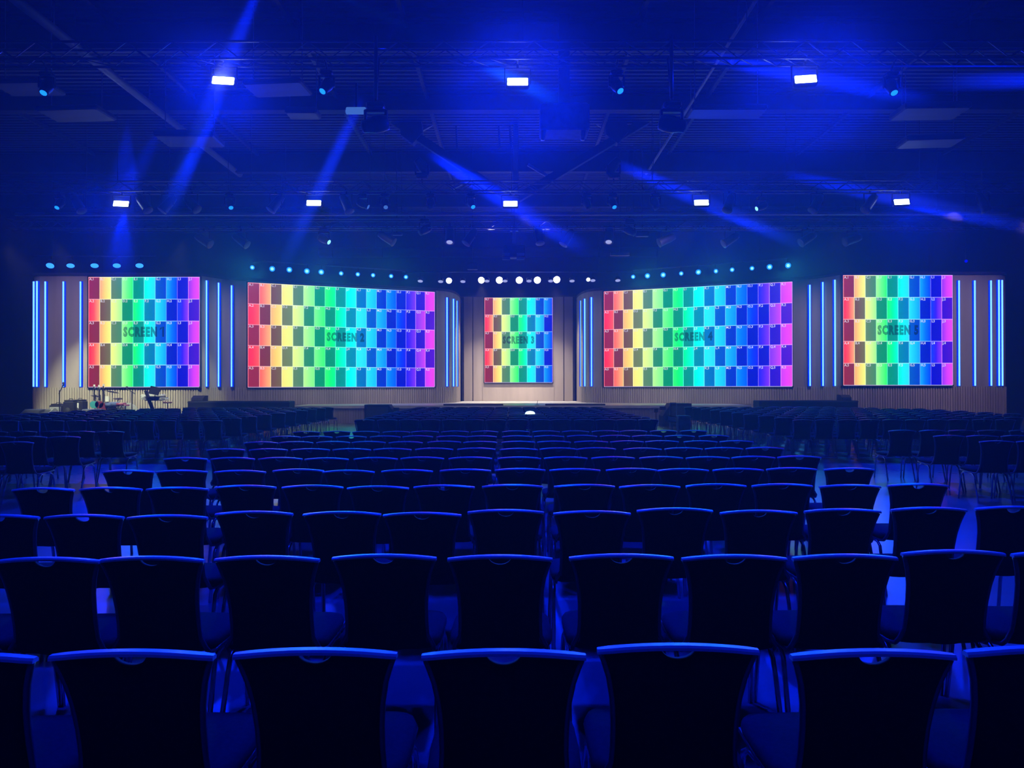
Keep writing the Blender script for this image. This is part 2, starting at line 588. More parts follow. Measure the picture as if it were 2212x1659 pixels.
BRIGHT = [(0.00, (255, 36, 54)), (0.028, (255, 55, 58)), (0.055, (255, 90, 70)), (0.075, (255, 125, 85)), (0.105, (255, 178, 105)),
          (0.135, (255, 212, 88)), (0.165, (255, 236, 112)), (0.20, (248, 255, 118)), (0.25, (222, 255, 135)), (0.305, (160, 255, 135)),
          (0.36, (95, 255, 115)), (0.405, (30, 255, 95)), (0.44, (0, 255, 130)), (0.48, (0, 255, 200)), (0.53, (0, 252, 245)),
          (0.575, (50, 238, 250)), (0.64, (30, 212, 240)), (0.70, (20, 165, 250)), (0.75, (0, 118, 255)), (0.79, (0, 75, 255)),
          (0.82, (0, 25, 250)), (0.845, (40, 20, 245)), (0.875, (110, 35, 250)), (0.92, (165, 62, 250)), (0.95, (215, 60, 250)),
          (0.98, (240, 62, 240)), (1.0, (240, 70, 225))]
DARK = [(0.0, (152, 30, 36)), (0.04, (152, 32, 34)), (0.085, (122, 46, 30)), (0.14, (114, 82, 30)), (0.19, (118, 138, 68)),
        (0.25, (92, 135, 82)), (0.305, (40, 145, 86)), (0.36, (0, 150, 85)), (0.42, (0, 150, 88)), (0.47, (0, 152, 128)),
        (0.53, (0, 148, 170)), (0.58, (0, 118, 185)), (0.64, (0, 88, 198)), (0.69, (0, 50, 200)), (0.75, (0, 20, 200)),
        (0.81, (0, 0, 200)), (0.86, (10, 0, 200)), (0.92, (50, 0, 200)), (1.0, (92, 0, 200))]


def ramp(tab, t):
    t = min(max(t, 0), 1)
    for (a, ca), (b, cb) in zip(tab[:-1], tab[1:]):
        if a <= t <= b:
            q = (t - a) / (b - a)
            return tuple(x + (y - x) * q for x, y in zip(ca, cb))
    return tab[-1][1]


def screen_material():
    m = bpy.data.materials.new('led_wall_picture')
    m.use_nodes = True
    nt = m.node_tree
    nt.nodes.clear()
    o = nt.nodes.new('ShaderNodeOutputMaterial')
    e = nt.nodes.new('ShaderNodeEmission')
    a = nt.nodes.new('ShaderNodeAttribute')
    a.attribute_name = 'picture'
    nt.links.new(a.outputs['Color'], e.inputs['Color'])
    e.inputs['Strength'].default_value = 1.1
    nt.links.new(e.outputs[0], o.inputs['Surface'])
    return m


M['screen'] = screen_material()
M['glyph'] = emit('screen_label_white', (1, 1, 1), 0.85)
cap = bpy.data.materials.new('caption_tint')
cap.use_nodes = True
cap.node_tree.nodes.clear()
_o = cap.node_tree.nodes.new('ShaderNodeOutputMaterial')
_t = cap.node_tree.nodes.new('ShaderNodeBsdfTransparent')
_t.inputs['Color'].default_value = (0.30, 0.36, 0.36, 1)
cap.node_tree.links.new(_t.outputs[0], _o.inputs['Surface'])
M['caption'] = cap


def text_mesh(body, size, offset=0.0, xs=1.0, space=1.0):
    cu = bpy.data.curves.new('glyphs', 'FONT')
    cu.body = body
    cu.size = size
    cu.offset = offset
    cu.space_character = space
    cu.resolution_u = 2
    ob = bpy.data.objects.new('glyphs', cu)
    me = bpy.data.meshes.new_from_object(ob)
    vs = [(v.co.x * xs, v.co.y) for v in me.vertices]
    fs = [tuple(p.vertices) for p in me.polygons]
    bpy.data.objects.remove(ob)
    bpy.data.curves.remove(cu)
    bpy.data.meshes.remove(me)
    return vs, fs


def make_screen(num, n, rows, W, H, p_left, p_right, zb, tmax, label):
    """p_left, p_right: plan points of the picture's two lower corners"""
    a, b = Vector((*p_left, zb)), Vector((*p_right, zb))
    ang = math.atan2(b.y - a.y, b.x - a.x)
    W = (b - a).length
    root = thing('led_screen', label, 'screen', (a + b) / 2, ang, 'LED walls across the stage')
    MB().box((0, 0.07, H / 2), (W + 0.12, 0.11, H + 0.12)).build('bezel', M['bezel'], root)
    # picture: tiles with a gradient inside and a pale hairline on their upper and side edges
    vs, fs, cs = [], [], []
    tw, th = W / n, H / rows
    bw = 0.028

    def quad(x0, x1, z0, z1, c0, c1):
        k = len(vs)
        vs.extend([(x0, 0.005, z0), (x1, 0.005, z0), (x1, 0.005, z1), (x0, 0.005, z1)])
        fs.append((k, k + 1, k + 2, k + 3))
        cs.extend([c0, c1, c1, c0])

    def L3(c, w=0.0):
        return tuple(lin(k + (255 - k) * w) for k in c)

    for r in range(rows):
        for c in range(n):
            x0, x1 = -W / 2 + c * tw, -W / 2 + (c + 1) * tw
            z1 = H - r * th
            z0 = z1 - th
            br = (r + c) % 2 == 1
            t0, t1 = c / n * tmax, (c + 1) / n * tmax
            if br:
                c0, c1 = ramp(BRIGHT, t0), ramp(BRIGHT, t1)
            else:
                tm = (t0 + t1) / 2
                c0 = c1 = ramp(DARK, tm)
                c0 = tuple(x + (y - x) * .5 for x, y in zip(c0, ramp(DARK, t0)))
                c1 = tuple(x + (y - x) * .5 for x, y in zip(c1, ramp(DARK, t1)))
            mid = tuple((x + y) / 2 for x, y in zip(c0, c1)) if not br else ramp(BRIGHT, (t0 + t1) / 2)
            xm = (x0 + x1) / 2
            quad(x0 + bw, xm, z0, z1 - bw, L3(c0), L3(mid))
            quad(xm, x1, z0, z1 - bw, L3(mid), L3(c1))
            g = ramp(BRIGHT, (t0 + t1) / 2)
            quad(x0, x1, z1 - bw, z1, L3(g, 0.55), L3(g, 0.55))
            quad(x0, x0 + bw, z0, z1 - bw, L3(g, 0.35), L3(g, 0.35))
    edge = L3((200, 200, 220))
    quad(-W / 2, W / 2, -bw, 0, L3((190, 170, 200)), L3((170, 170, 220)))
    quad(W / 2, W / 2 + bw, 0, H, L3((190, 150, 220)), L3((190, 150, 220)))
    me = bpy.data.meshes.new('picture')
    me.from_pydata(vs, [], fs)
    at_ = me.color_attributes.new('picture', 'FLOAT_COLOR', 'CORNER')
    for i, c in enumerate(cs):
        at_.data[i].color = (*c, 1)
    me.materials.append(M['screen'])
    o = bpy.data.objects.new('picture', me)
    COL.objects.link(o)
    o.parent = root
    # cell numbers
    mb = MB()
    for r in range(rows):
        for c in range(n):
            tv, tf = text_mesh('%s,%d' % (chr(65 + c), r + 1), 0.155, 0.0015)
            ox, oz = -W / 2 + c * tw + 0.045, H - r * th - 0.15
            mb.add([(x + ox, -0.001, z + oz) for x, z in tv], tf)
    mb.build('cell_numbers', M['glyph'], root)
    tv, tf = text_mesh('SCREEN %d' % num, 0.60, 0.040, 0.74, 1.22)
    xs = [x for x, z in tv]
    zs = [z for x, z in tv]
    cx, cz = (min(xs) + max(xs)) / 2, (min(zs) + max(zs)) / 2
    k = 1.86 / (max(xs) - min(xs))
    mb = MB().add([((x - cx) * k, -0.006, (z - cz) * k * 1.12 + H / 2) for x, z in tv], tf)
    if num == 1:                 # the flag of the figure 1
        xr, zt = (max(xs) - cx) * k, (max(zs) - cz) * k * 1.12 + H / 2
        xl = xr - .112
        mb.add([(xl, -.006, zt), (xl - .085, -.006, zt - .085), (xl - .085, -.006, zt - .165), (xl, -.006, zt - .10)], [(0, 1, 2, 3)])
    tag(mb.build('caption', M['caption'], root), 'dark translucent words SCREEN %d' % num)
    return root


def side_pts(s, off=0.14):
    """plan corners of screens two and four, standing proud of the wall"""
    nx, ny = -(PLANE_B[1] - PLANE_A[1]), (PLANE_B[0] - PLANE_A[0])
    L = math.hypot(nx, ny)
    nx, ny = nx / L, ny / L
    A = (PLANE_A[0] - nx * off, PLANE_A[1] - ny * off)
    B = (PLANE_B[0] - nx * off, PLANE_B[1] - ny * off)
    A, B = (XC + s * A[0], A[1]), (XC + s * B[0], B[1])
    return (B, A) if s < 0 else (A, B)


make_screen(1, 10, 5, 5, 5.0, (-19.28, 32.44), (-14.24, 32.44), 1.675, 1.0,
            'LED wall of 50 rainbow tiles reading SCREEN 1, behind the band gear')
pl, pr = side_pts(-1)
make_screen(2, 18, 5, 9, 5.0, pl, pr, 1.66, 1.0, 'wide angled LED wall of 90 rainbow tiles reading SCREEN 2, beside the band')
make_screen(3, 8, 5, 4, 5.0, (XC - 2.0, 42.1), (XC + 2.0, 42.1), 1.92, 0.80,
            'small LED wall of 40 tiles reading SCREEN 3 in the central recess')
pl, pr = side_pts(1)
make_screen(4, 18, 5, 9, 5.0, pl, pr, 1.67, 1.0, 'wide angled LED wall of 90 rainbow tiles reading SCREEN 4, away from the band')
make_screen(5, 10, 5, 5, 5.0, (15.08, 32.44), (20.05, 32.44), 1.72, 1.0,
            'LED wall of 50 rainbow tiles reading SCREEN 5 at the end of the stage')

# ------------------------------------------------------------------ vertical light tubes
TL = 4.86


def light_tube(u, y, s, label, z0=1.66, L=TL):
    t = thing('light_tube', label, 'light tube', (XC + s * u, y, z0), 0, 'vertical blue light tubes on the stage walls')
    MB().rbox((0, 0.0, L / 2), (0.17, 0.05, L), 0.02).build('diffuser', M['tube_glow'], t)
    MB().tube([(0, -0.05, 0.02), (0, -0.05, L - 0.02)], 0.034, 8).build('core', M['tube_core'], t, True)
    return t


def px_u(px, y):
    return abs((px - 1106) / F * y - XC)


for s, sc1, sc2, pxs in ((-1, 1, 2, (175, 138, 99, 81, 74)), (1, 5, 4, (2071, 2105, 2140, 2157, 2164))):
    for i, px in enumerate(pxs):
        y, uc = 32.575, (21.85 if s < 0 else 21.8)
        for _ in range(12 if i > 2 else 0):
            k = min(max((px_u(px, y) - uc) / .75, 0), .97)
            y = .5 * y + .5 * (33.33 - .78 * math.sqrt(1 - k * k))
        light_tube(px_u(px, y), y, s, 'vertical blue light tube, %s outward from the outer edge of screen %s' % (ORD[i + 1], NUM[sc1]),
                   1.66, (4.84, 4.84, 4.84, 4.86, 4.86)[i])
for s, sc1, sc2, pxs in ((-1, 1, 2, (447, 473, 501)), (1, 5, 4, (1803, 1777, 1749))):
    for i, px in enumerate(pxs):
        y = (32.92, 33.42, 33.76)[i]
        u = px_u(px, y)
        light_tube(u, y, s, 'vertical blue light tube between screens %s and %s, %s from screen %s' % (NUM[min(sc1, sc2)], NUM[max(sc1, sc2)], ORD[i + 1], NUM[sc1]),
                   1.66, (4.93, 4.90, 4.82)[i])
for s, sc, pxs in ((-1, 2, (967, 981, 988)), (1, 4, (1276.5, 1262, 1254))):
    for i, px in enumerate(pxs):
        y = (38.1, 38.75, 39.6)[i]
        light_tube(px_u(px, y) + 0.02, y - 0.06, s, 'vertical blue light tube %s from screen %s on the curve into the recess' % (ORD[i + 1], NUM[sc]),
                   1.66, 4.78)

# ================================================================== CEILING LIGHTS
# trusses
def lighting_truss(Y, z0, z1, label, x0=-21.5, x1=22.0):
    t = thing('lighting_truss', label, 'truss', (0, Y, z0), 0, 'lighting trusses across the hall')
    h = z1 - z0
    ch = MB()
    for dy, dz in ((-0.2, 0), (0.2, 0), (-0.2, h), (0.2, h)):
        ch.tube([(x0, dy, dz), (x1, dy, dz)], 0.03, 8)
    ch.build('chords', M['truss'], t, True)
    lc = MB()
    n = int((x1 - x0) / 0.5)
    for i in range(n):
        xa, xb = x0 + (x1 - x0) * i / n, x0 + (x1 - x0) * (i + 1) / n
        for dy in (-0.2, 0.2):
            a, b = ((xa, dy, 0), (xb, dy, h)) if i % 2 else ((xa, dy, h), (xb, dy, 0))
            lc.tube([a, b], 0.014, 5)
        lc.tube([(xa, -0.2, 0), (xb, 0.2, 0)], 0.012, 5)
    lc.build('lacing', M['truss'], t)
    for k in range(9):
        x = x0 + 2 + (x1 - x0 - 4) * k / 8
        MB().tube([(x, -0.2, h), (x, -0.2, ZC - z0)], 0.012, 5).build('hanging_cable', M['steel'], t)
    return t


lighting_truss(Y1, 8.90, 9.28, 'lighting truss carrying the row of three bright blue bars')
lighting_truss(Y2, 8.90, 9.26, 'lighting truss carrying the row of five bright blue bars')
lighting_truss(Y3, 8.42, 8.80, 'lower lighting truss just in front of the stage')



def hang(t, p, top):
    """clamp rod from a light up to the lower chord of the truss it hangs on"""
    Yt, zt = min(((Y1, 8.90), (Y2, 8.90), (Y3, 8.42)), key=lambda q: abs(q[0] - p.y))
    a = Vector((0, 0, top))
    b = Vector((0, Yt - 0.2 - p.y, max(zt - p.z, top + .02)))
    MB().tube([a, (0, b.y * .5, (a.z + b.z) / 2 + .02), b], 0.025, 6).build('clamp_rod', M['black'], t)


# pipes hung from the roof on thin rods
def hung_pipe(a, b, r, m, name, label, cat, group=None, n=3):
    a, b = Vector(a), Vector(b)
    t = thing(name, label, cat, (a + b) / 2, 0, group)
    o = (a + b) / 2
    MB().tube([a - o, b - o], r, 8 if r < .2 else 14).build('pipe', M[m], t, True)
    for k in range(n):
        q = a.lerp(b, (k + .5) / n) - o
        MB().tube([q, (q.x, q.y, ZC + .06 - o.z)], .012, 5).build('hanging_rod', M['steel'], t)
    return t


# LED bars
def led_bar(p, k, label, group):
    t = thing('blue_light_bar', label, 'stage light', p, 0, group)
    dv = (Vector((0, 2, 1.0)) - p)
    q = Matrix.Rotation((math.atan2(dv.y, dv.x) + PI / 2) * 0.35, 4, 'Z') @ Matrix.Rotation(-0.42, 4, 'X')
    MB().rbox((0, 0.07, 0), (0.52 * k, 0.14, 0.21 * k), 0.02, q).build('housing', M['black'], t)
    ln = MB()
    for dz in (-0.055, 0.055):
        ln.rbox((0, -0.01, dz * k), (0.46 * k, 0.03, 0.095 * k), 0.012, q)
    ln.build('lens', M['lens_white'], t)
    y = MB()
    for sx in (-0.29, 0.29):
        y.box((sx * k, 0.06, 0.15), (0.02, 0.05, 0.34))
    y.box((0, 0.06, 0.32), (0.60 * k, 0.05, 0.02))
    y.tube([(0, 0.06, 0.32), (0, 0.06, 0.44)], 0.03, 8)
    y.build('bracket', M['black'], t)
    hang(t, p, 0.42)
    return t


w1 = ('over screen two', 'above the stage centre', 'over screen four')
for (px, py), w in zip(BAR1, ('above the gap of screens one and two', 'in the middle, inside the widest blue glow', 'above the gap of screens four and five')):
    led_bar(at(px, py, Y1), 1.0, 'bright blue light bar on the upper truss, ' + w, 'blue bars on the upper truss')
for (px, py), w in zip(BAR2, ('over screen one', 'over screen two', 'over screen three', 'over screen four', 'over screen five')):
    led_bar(at(px, py, Y2), 1.12, 'bright blue light bar on the middle truss, ' + w, 'blue bars on the middle truss')


# moving heads
def moving_head(p, d, size, lens, label, group, up=False):
    """p: centre of the yoke axis; d: direction of the lens"""
    t = thing('moving_head_light', label, 'stage light', p, 0, group)
    s = size
    sg = -1 if up else 1
    MB().rbox((0, 0, sg * 0.62 * s), (0.62 * s, 0.5 * s, 0.22 * s), 0.03).build('base', M['black'], t)
    y = MB()
    y.rbox((0, 0, sg * 0.46 * s), (0.74 * s, 0.22 * s, 0.12 * s), 0.02)
    for sx in (-0.36, 0.36):
        y.rbox((sx * s, 0, sg * 0.22 * s), (0.09 * s, 0.22 * s, 0.58 * s), 0.02)
    y.tube([(0, 0, sg * 0.70 * s), (0, 0, sg * 0.95 * s)], 0.05 * s, 8)
    y.build('yoke', M['black'], t)
    q = frame_to(d)
    h = MB().lathe([(0.10 * s, -0.46 * s), (0.25 * s, -0.42 * s), (0.29 * s, -0.2 * s), (0.29 * s, 0.05 * s), (0.22 * s, 0.3 * s),
                    (0.21 * s, 0.46 * s), (0.17 * s, 0.47 * s)], 14, q)
    h.build('head', M['black'], t, True)
    MB().lathe([(0.165 * s, 0.471 * s), (0.12 * s, 0.50 * s), (0.02 * s, 0.51 * s)], 12, q).build('lens', M[lens], t)
    if not up:
        hang(t, p, 0.9 * s)
    return t


def par(p, d, size, lens, label, group, name='par_light'):
    t = thing(name, label, 'stage light', p, 0, group)
    s = size
    q = frame_to(d)
    MB().lathe([(0.05 * s, -0.5 * s), (0.16 * s, -0.46 * s), (0.2 * s, -0.25 * s), (0.22 * s, 0.35 * s), (0.24 * s, 0.42 * s),
                (0.21 * s, 0.43 * s)], 14, q).build('can', M['black'], t, True)
    MB().lathe([(0.20 * s, 0.40 * s), (0.14 * s, 0.445 * s), (0.02 * s, 0.46 * s)], 12, q).build('lens', M[lens], t)
    y = MB()
    for sx in (-0.27, 0.27):
        y.box((sx * s, 0, 0.2 * s), (0.03 * s, 0.06 * s, 0.5 * s))
    y.box((0, 0, 0.45 * s), (0.57 * s, 0.06 * s, 0.03 * s))
    y.tube([(0, 0, 0.45 * s), (0, 0, 0.62 * s)], 0.04 * s, 8)
    y.build('bracket', M['black'], t)
    hang(t, p, 0.6 * s)
    return t


# moving heads and spots hanging on the trusses
g = 'moving heads on the upper truss'
for px, py, lab, dx in ((100, 186, 'black moving head with cyan lens on the upper truss over screen one', 0.0),
                        (706, 184, 'black moving head on the upper truss over screen two, cyan lens turned aside', -0.35),
                        (1333, 184, 'black moving head on the upper truss over screen four, cyan lens below', 0.35),
                        (1928, 188, 'black moving head at the faded end of the beam over screen five', 0.0)):
    moving_head(at(px, py, Y1), (dx, -0.55, -0.85), 0.45, 'lens_cyan', lab, g)
g = 'large moving heads hung below the upper truss'
for px, lab, sx in ((812, 'large black moving head hanging low over screen two by a pale panel', -1),
                    (1452, 'large black moving head hanging low over screen four', 1)):
    moving_head(at(px, 268, Y1 - 0.6), (sx, -0.1, -0.22), 0.62, 'bezel', lab, g)
    p = at(px, 268, Y1 - 0.6)
    tag(MB().tube([(p.x, p.y, p.z + 0.55), (p.x, p.y, 9.2)], 0.04, 8).build('drop_pipe', M['black'], None, True),
        'black drop pipe holding the large moving head over screen %s' % ('two' if sx < 0 else 'four'), 'pipe', 'drop pipes')
g = 'moving heads standing on the middle truss'
for px, lab in ((912, 'black moving head standing up on the middle truss beside the V brace, screen two side'),
                (1326, 'black moving head standing up on the middle truss beside the V brace, screen four side')):
    moving_head(at(px, 358, Y2), (-0.5 if px < 1000 else 0.5, -0.4, 0.6), 0.66, 'bezel', lab, g, True)
g = 'stage lights under the middle truss'
R2 = [(128, 434, 'm', 'lens_cyan', (0, -0.6, -0.7), 'moving head with small cyan lens on the middle truss beyond the bar of screen one'),
      (168, 436, 'p', 'bezel', (0.5, -0.2, -0.8), 'dark par light between two cyan spots on the middle truss over screen one'),
      (310, 438, 'p', 'bezel', (0.6, -0.2, -0.8), 'dark par light just inside the blue bar of screen one'),
      (362, 440, 'p', 'grille', (-0.5, -0.3, -0.8), 'dark slanted par light over the inner edge of screen one'),
      (414, 438, 'p', 'grille', (0.7, -0.2, -0.7), 'long dark slanted spot over the wall between screens one and two'),
      (496, 438, 'm', 'lens_cyan', (0.4, -0.5, -0.75), 'moving head with two cyan glints over the outer edge of screen two'),
      (596, 438, 'p', 'bezel', (-0.5, -0.3, -0.8), 'dark par light on the middle truss over the red tiles of screen two'),
      (748, 440, 'p', 'grille', (0.4, -0.2, -0.85), 'dark par light just inside the blue bar of screen two'),
      (784, 440, 'm', 'lens_pale', (0.9, -0.1, -0.5), 'moving head with pale slanted lens over the green tiles of screen two'),
      (832, 436, 'm', 'lens_pale', (0.2, -0.6, -0.7), 'dark moving head over the cyan tiles of screen two'),
      (930, 436, 'm', 'bezel', (0, -0.5, -0.8), 'dark moving head over the purple tiles of screen two'),
      (1018, 436, 'm', 'lens_cyan', (0.35, -0.6, -0.7), 'moving head with cyan lens before the blue bar of screen three'),
      (1268, 436, 'm', 'bezel', (0.3, -0.4, -0.8), 'dark moving head over the light tubes beside screen four'),
      (1324, 436, 'm', 'lens_cyan', (0.2, -0.6, -0.75), 'dark moving head with a cyan glint over the red tiles of screen four'),
      (1416, 436, 'm', 'bezel', (0.1, -0.4, -0.8), 'dark moving head over the yellow tiles of screen four'),
      (1576, 438, 'p', 'bezel', (-0.3, -0.3, -0.8), 'dark par light just outside the blue bar of screen four'),
      (1646, 446, 'm', 'lens_cyan_hot', (-0.9, -0.25, -0.45), 'moving head with bright slanted cyan lens over the blue tiles of screen four'),
      (1765, 440, 'p', 'grille', (-0.5, -0.2, -0.8), 'long dark slanted spot over the wall between screens four and five'),
      (1880, 440, 'p', 'grille', (-0.6, -0.2, -0.8), 'dark slanted par light just before the blue bar of screen five'),
      (2125, 440, 'p', 'grille', (0.3, -0.2, -0.9), 'dark par light on the middle truss beyond the bar of screen five')]
for px, py, ty, lens, d, lab in R2:
    p = at(px, py, Y2 - 0.1)
    p.z = min(p.z, 8.45)
    (moving_head if ty == 'm' else par)(p, d, 0.50 if ty == 'm' else 0.8, lens, lab, g)
g = 'stage lights under the lower truss'
R3 = [(440, 518, 'p', 'grille', (0.8, -0.1, -0.5), 'dark slanted par light on the lower truss over the wall by screen two'),
      (520, 518, 'p', 'grille', (0.8, -0.1, -0.6), 'dark slanted par light on the lower truss over the red edge of screen two'),
      (700, 516, 'm', 'lens_cyan_hot', (0.8, -0.3, -0.5), 'moving head with white glint on the lower truss over screen two'),
      (836, 514, 'p', 'grille', (0.8, -0.1, -0.5), 'dark slanted par light on the lower truss beside a pale plate'),
      (918, 496, 'm', 'bezel', (-0.5, -0.3, -0.4), 'big dark moving head on the lower truss over the magenta end of screen two'),
      (972, 508, 'p', 'lens_dim', (0.0, -0.45, -0.9), 'par light with lit lens on the lower truss before the recess'),
      (1016, 512, 'p', 'grille', (-0.5, -0.3, -0.8), 'dark slanted par light over the light tubes beside screen two'),
      (1165, 510, 'p', 'grille', (0.1, -0.4, -0.9), 'dark par light on the lower truss over the blue edge of screen three'),
      (1226, 514, 'p', 'grille', (-0.5, -0.2, -0.8), 'dark slanted par light over the recess beside screen three'),
      (1316, 508, 'p', 'lens_dim', (-0.1, -0.45, -0.9), 'par light with lit lens on the lower truss over screen four'),
      (1360, 498, 'm', 'bezel', (0.5, -0.3, -0.4), 'big dark moving head on the lower truss beside a pale bracket'),
      (1440, 518, 'p', 'grille', (-0.9, -0.1, -0.4), 'dark slanted par light on the lower truss over green tiles of screen four'),
      (1578, 518, 'p', 'grille', (-0.8, -0.1, -0.5), 'dark slanted par light on the lower truss over blue tiles of screen four'),
      (1745, 516, 'p', 'grille', (-0.8, -0.1, -0.5), 'dark slanted par light on the lower truss beyond screen four'),
      (1842, 518, 'p', 'grille', (-0.9, -0.1, -0.3), 'dark slanted par light on the lower truss over screen five')]
for px, py, ty, lens, d, lab in R3:
    p = at(px, py, Y3 - 0.1)
    (moving_head if ty == 'm' else par)(p, d, 0.62 if ty == 'm' else 0.85, lens, lab, g)

# pale panel light at the upper end of the beam over screen two
p = at(768, 234, Y1 - 0.2)
t = thing('panel_light', 'pale blue panel light beside the large moving head over screen two', 'stage light', p, 0)
MB().rbox((0, 0.05, 0), (0.44, 0.10, 0.16), 0.02, Matrix.Rotation(-0.5, 4, 'X')).build('lens', M['lens_pale'], t)
MB().box((0, 0.1, 0.3), (0.05, 0.05, 0.62)).build('bracket', M['black'], t)

# hung speaker cluster over the recess with its pale brackets
p = at(1111, 540, 31.2)
t = thing('hanging_speaker', 'dark speaker cluster with pale brackets hung over the stage centre', 'speaker', p)
MB().rbox((0, 0.2, -0.05), (0.95, 0.5, 0.55), 0.03).build('cabinet', M['blackbox'], t)
MB().box((0, 0.0, 0.55), (0.16, 0.08, 0.55)).build('pole', M['palesteel'], t)
MB().box((0, 0.0, 0.86), (0.36, 0.10, 0.08)).build('top_plate', M['palesteel'], t)
MB().tube([(0, 0, 0.9), (0, 0, ZC + .06 - p.z)], 0.025, 6).build('hanging_rod', M['steel'], t)
for dx, dz in ((-0.35, -0.2), (0.28, -0.2), (-0.35, -0.38), (0.28, -0.38)):
    MB().box((dx, -0.07, dz), (0.34, 0.03, 0.12)).build('plate', M['palesteel'], t)

for px, py, w, h, lab in ((857, 505, 0.50, 0.12, 'small pale plate on the lower truss over screen two'),
                          (1388, 506, 0.55, 0.22, 'pale square bracket on the lower truss over screen four'),
                          (1340, 549, 0.85, 0.15, 'pale flat plate hung before the wall over screen four'),
                          (1021, 575, 0.45, 0.3, 'small grey box hung above the recess')):
    p = at(px, py, 31.0)
    t = thing('hung_plate', lab, 'bracket', p, 0, 'pale plates hung over the stage')
    MB().rbox((0, 0, 0), (w, 0.2, h), 0.02).build('plate', M['steel'], t)
    MB().tube([(0, 0, h / 2), (0, 0, ZC + .06 - p.z)], 0.02, 6).build('rod', M['steel'], t)

for Y, z, lab in ((Y2 + 2.2, 8.62, 'pale rigging pipe behind the five bar truss'), (Y3 + 5.0, 9.6, 'thin rigging pipe high over the stage')):
    hung_pipe((-20, Y, z), (20, Y, z), 0.07, 'palesteel', 'rigging_pipe', lab, 'pipe', 'rigging pipes', 7)
hung_pipe(p0, p1, 0.32, 'deck', 'air_duct', 'long horizontal air duct high on the wall behind the stage', 'duct')
# rows of small spots above the walls
BIG5 = [(108, 572), (152, 572), (204, 572), (252, 572), (301, 572)]
for i, (px, py) in enumerate(BIG5):
    p = at(px, py, 32.0)
    t = thing('wash_light', 'flat oval blue wash light above screen one wall, %s from the hall side' % ORD[i + 1], 'stage light', p, 0,
              'oval blue lights above screen one')
    q = frame_to((0.25, -0.62 if i == 0 else -0.42, -0.85 if i % 2 else -0.80))
    MB().lathe([(0.10, -0.30), (0.155, -0.25), (0.17, 0.0), (0.165, 0.02)], 14, q).build('can', M['black'], t, True)
    MB().lathe([(0.16, 0.021), (0.10, 0.04), (0.02, 0.045)], 14, q).build('lens', M['lens_big'], t)
    MB().tube([(0, 0.1, 0.1), (0, 0.1, 0.42)], 0.02, 6).build('hook', M['black'], t)
hung_pipe(at(70, 552, 32.1), at(335, 552, 32.1), 0.03, 'truss', 'rigging_pipe',
    'pipe carrying the five oval blue lights above screen one', 'pipe', 'rigging pipes')
ROW_L = [(545, 577), (588, 580), (625, 582), (663, 585), (694, 587), (737, 590), (773, 592), (806, 594), (845, 596), (877, 598)]
ROW_R = [(1703, 574), (1663, 577), (1625, 580), (1582, 583), (1547, 586), (1509, 588), (1472, 591), (1433, 594), (1399, 596), (1368, 598)]
HOT = {(588, 580), (625, 582), (663, 585), (694, 587), (1663, 577), (1433, 594), (1399, 596), (1509, 588), (1703, 574)}
for row, sc in ((ROW_L, 2), (ROW_R, 4)):
    ends = []
    for i, (px, py) in enumerate(row):
        u = 10.0
        s = -1 if sc == 2 else 1
        for _ in range(8):
            y = on_plane(u) - 0.6
            u = px_u(px, y)
        p = at(px, py, y)
        ends.append(p + Vector((0, 0.1, 0.34)))
        t = thing('spot_light', 'small cyan spot above screen %s, %s from its outer end' % (NUM[sc], ORD[i + 1]), 'stage light', p, 0,
                  'cyan spots above screen %s' % NUM[sc])
        q = frame_to((-p.x * 0.02, -1, -0.28))
        MB().lathe([(0.05, -0.28), (0.11, -0.22), (0.12, 0.0), (0.11, 0.01)], 12, q).build('can', M['black'], t, True)
        k = 1.18 if (px, py) in HOT else 0.95
        MB().lathe([(0.112 * k, 0.011), (0.09 * k, 0.03), (0.065 * k, 0.035)], 12, q).build('lens_rim', M['lens_cyan'], t)
        MB().lathe([(0.064 * k, 0.036), (0.03, 0.045)], 12, q).build('lens', M['lens_cyan_hot'], t)
        MB().tube([(0, 0.1, 0.05), (0, 0.1, 0.34)], 0.018, 6).build('hook', M['black'], t)
    hung_pipe(ends[0], ends[-1], 0.03, 'truss', 'rigging_pipe',
        'pipe carrying the cyan spots above screen %s' % NUM[sc], 'pipe', 'rigging pipes')
WHITE = [(970, 606, .17), (1040, 605, .19), (1079, 605, .20), (1122, 605, .20), (1161, 605, .20), (1203, 604, .20), (1271, 604, .11)]
for i, (px, py, r) in enumerate(WHITE):
    p = at(px, py, 39.6)
    t = thing('spot_light', 'bright white spot over the central recess, %s from the screen two side' % ORD[i + 1], 'stage light', p, 0,
              'white spots over the recess')
    q = frame_to((0.25 * (-1 if i == 1 else 0.2), -1, -0.3))
    MB().lathe([(0.08, -0.35), (r * 0.95, -0.25), (r, 0.0), (r * 0.95, 0.01)], 16, q).build('can', M['black'], t, True)
    MB().lathe([(r * 0.95, 0.011), (r * 0.6, 0.05), (0.02, 0.06)], 16, q).build('lens', M['lens_warm'], t)
    MB().tube([(0, 0.1, 0.05), (0, 0.1, 0.45)], 0.02, 6).build('hook', M['black'], t)
DIM = [(908, 607), (952, 608), (1000, 608), (1052, 607), (1091, 607), (1143, 607), (1190, 607), (1236, 607), (1281, 606), (1335, 606)]
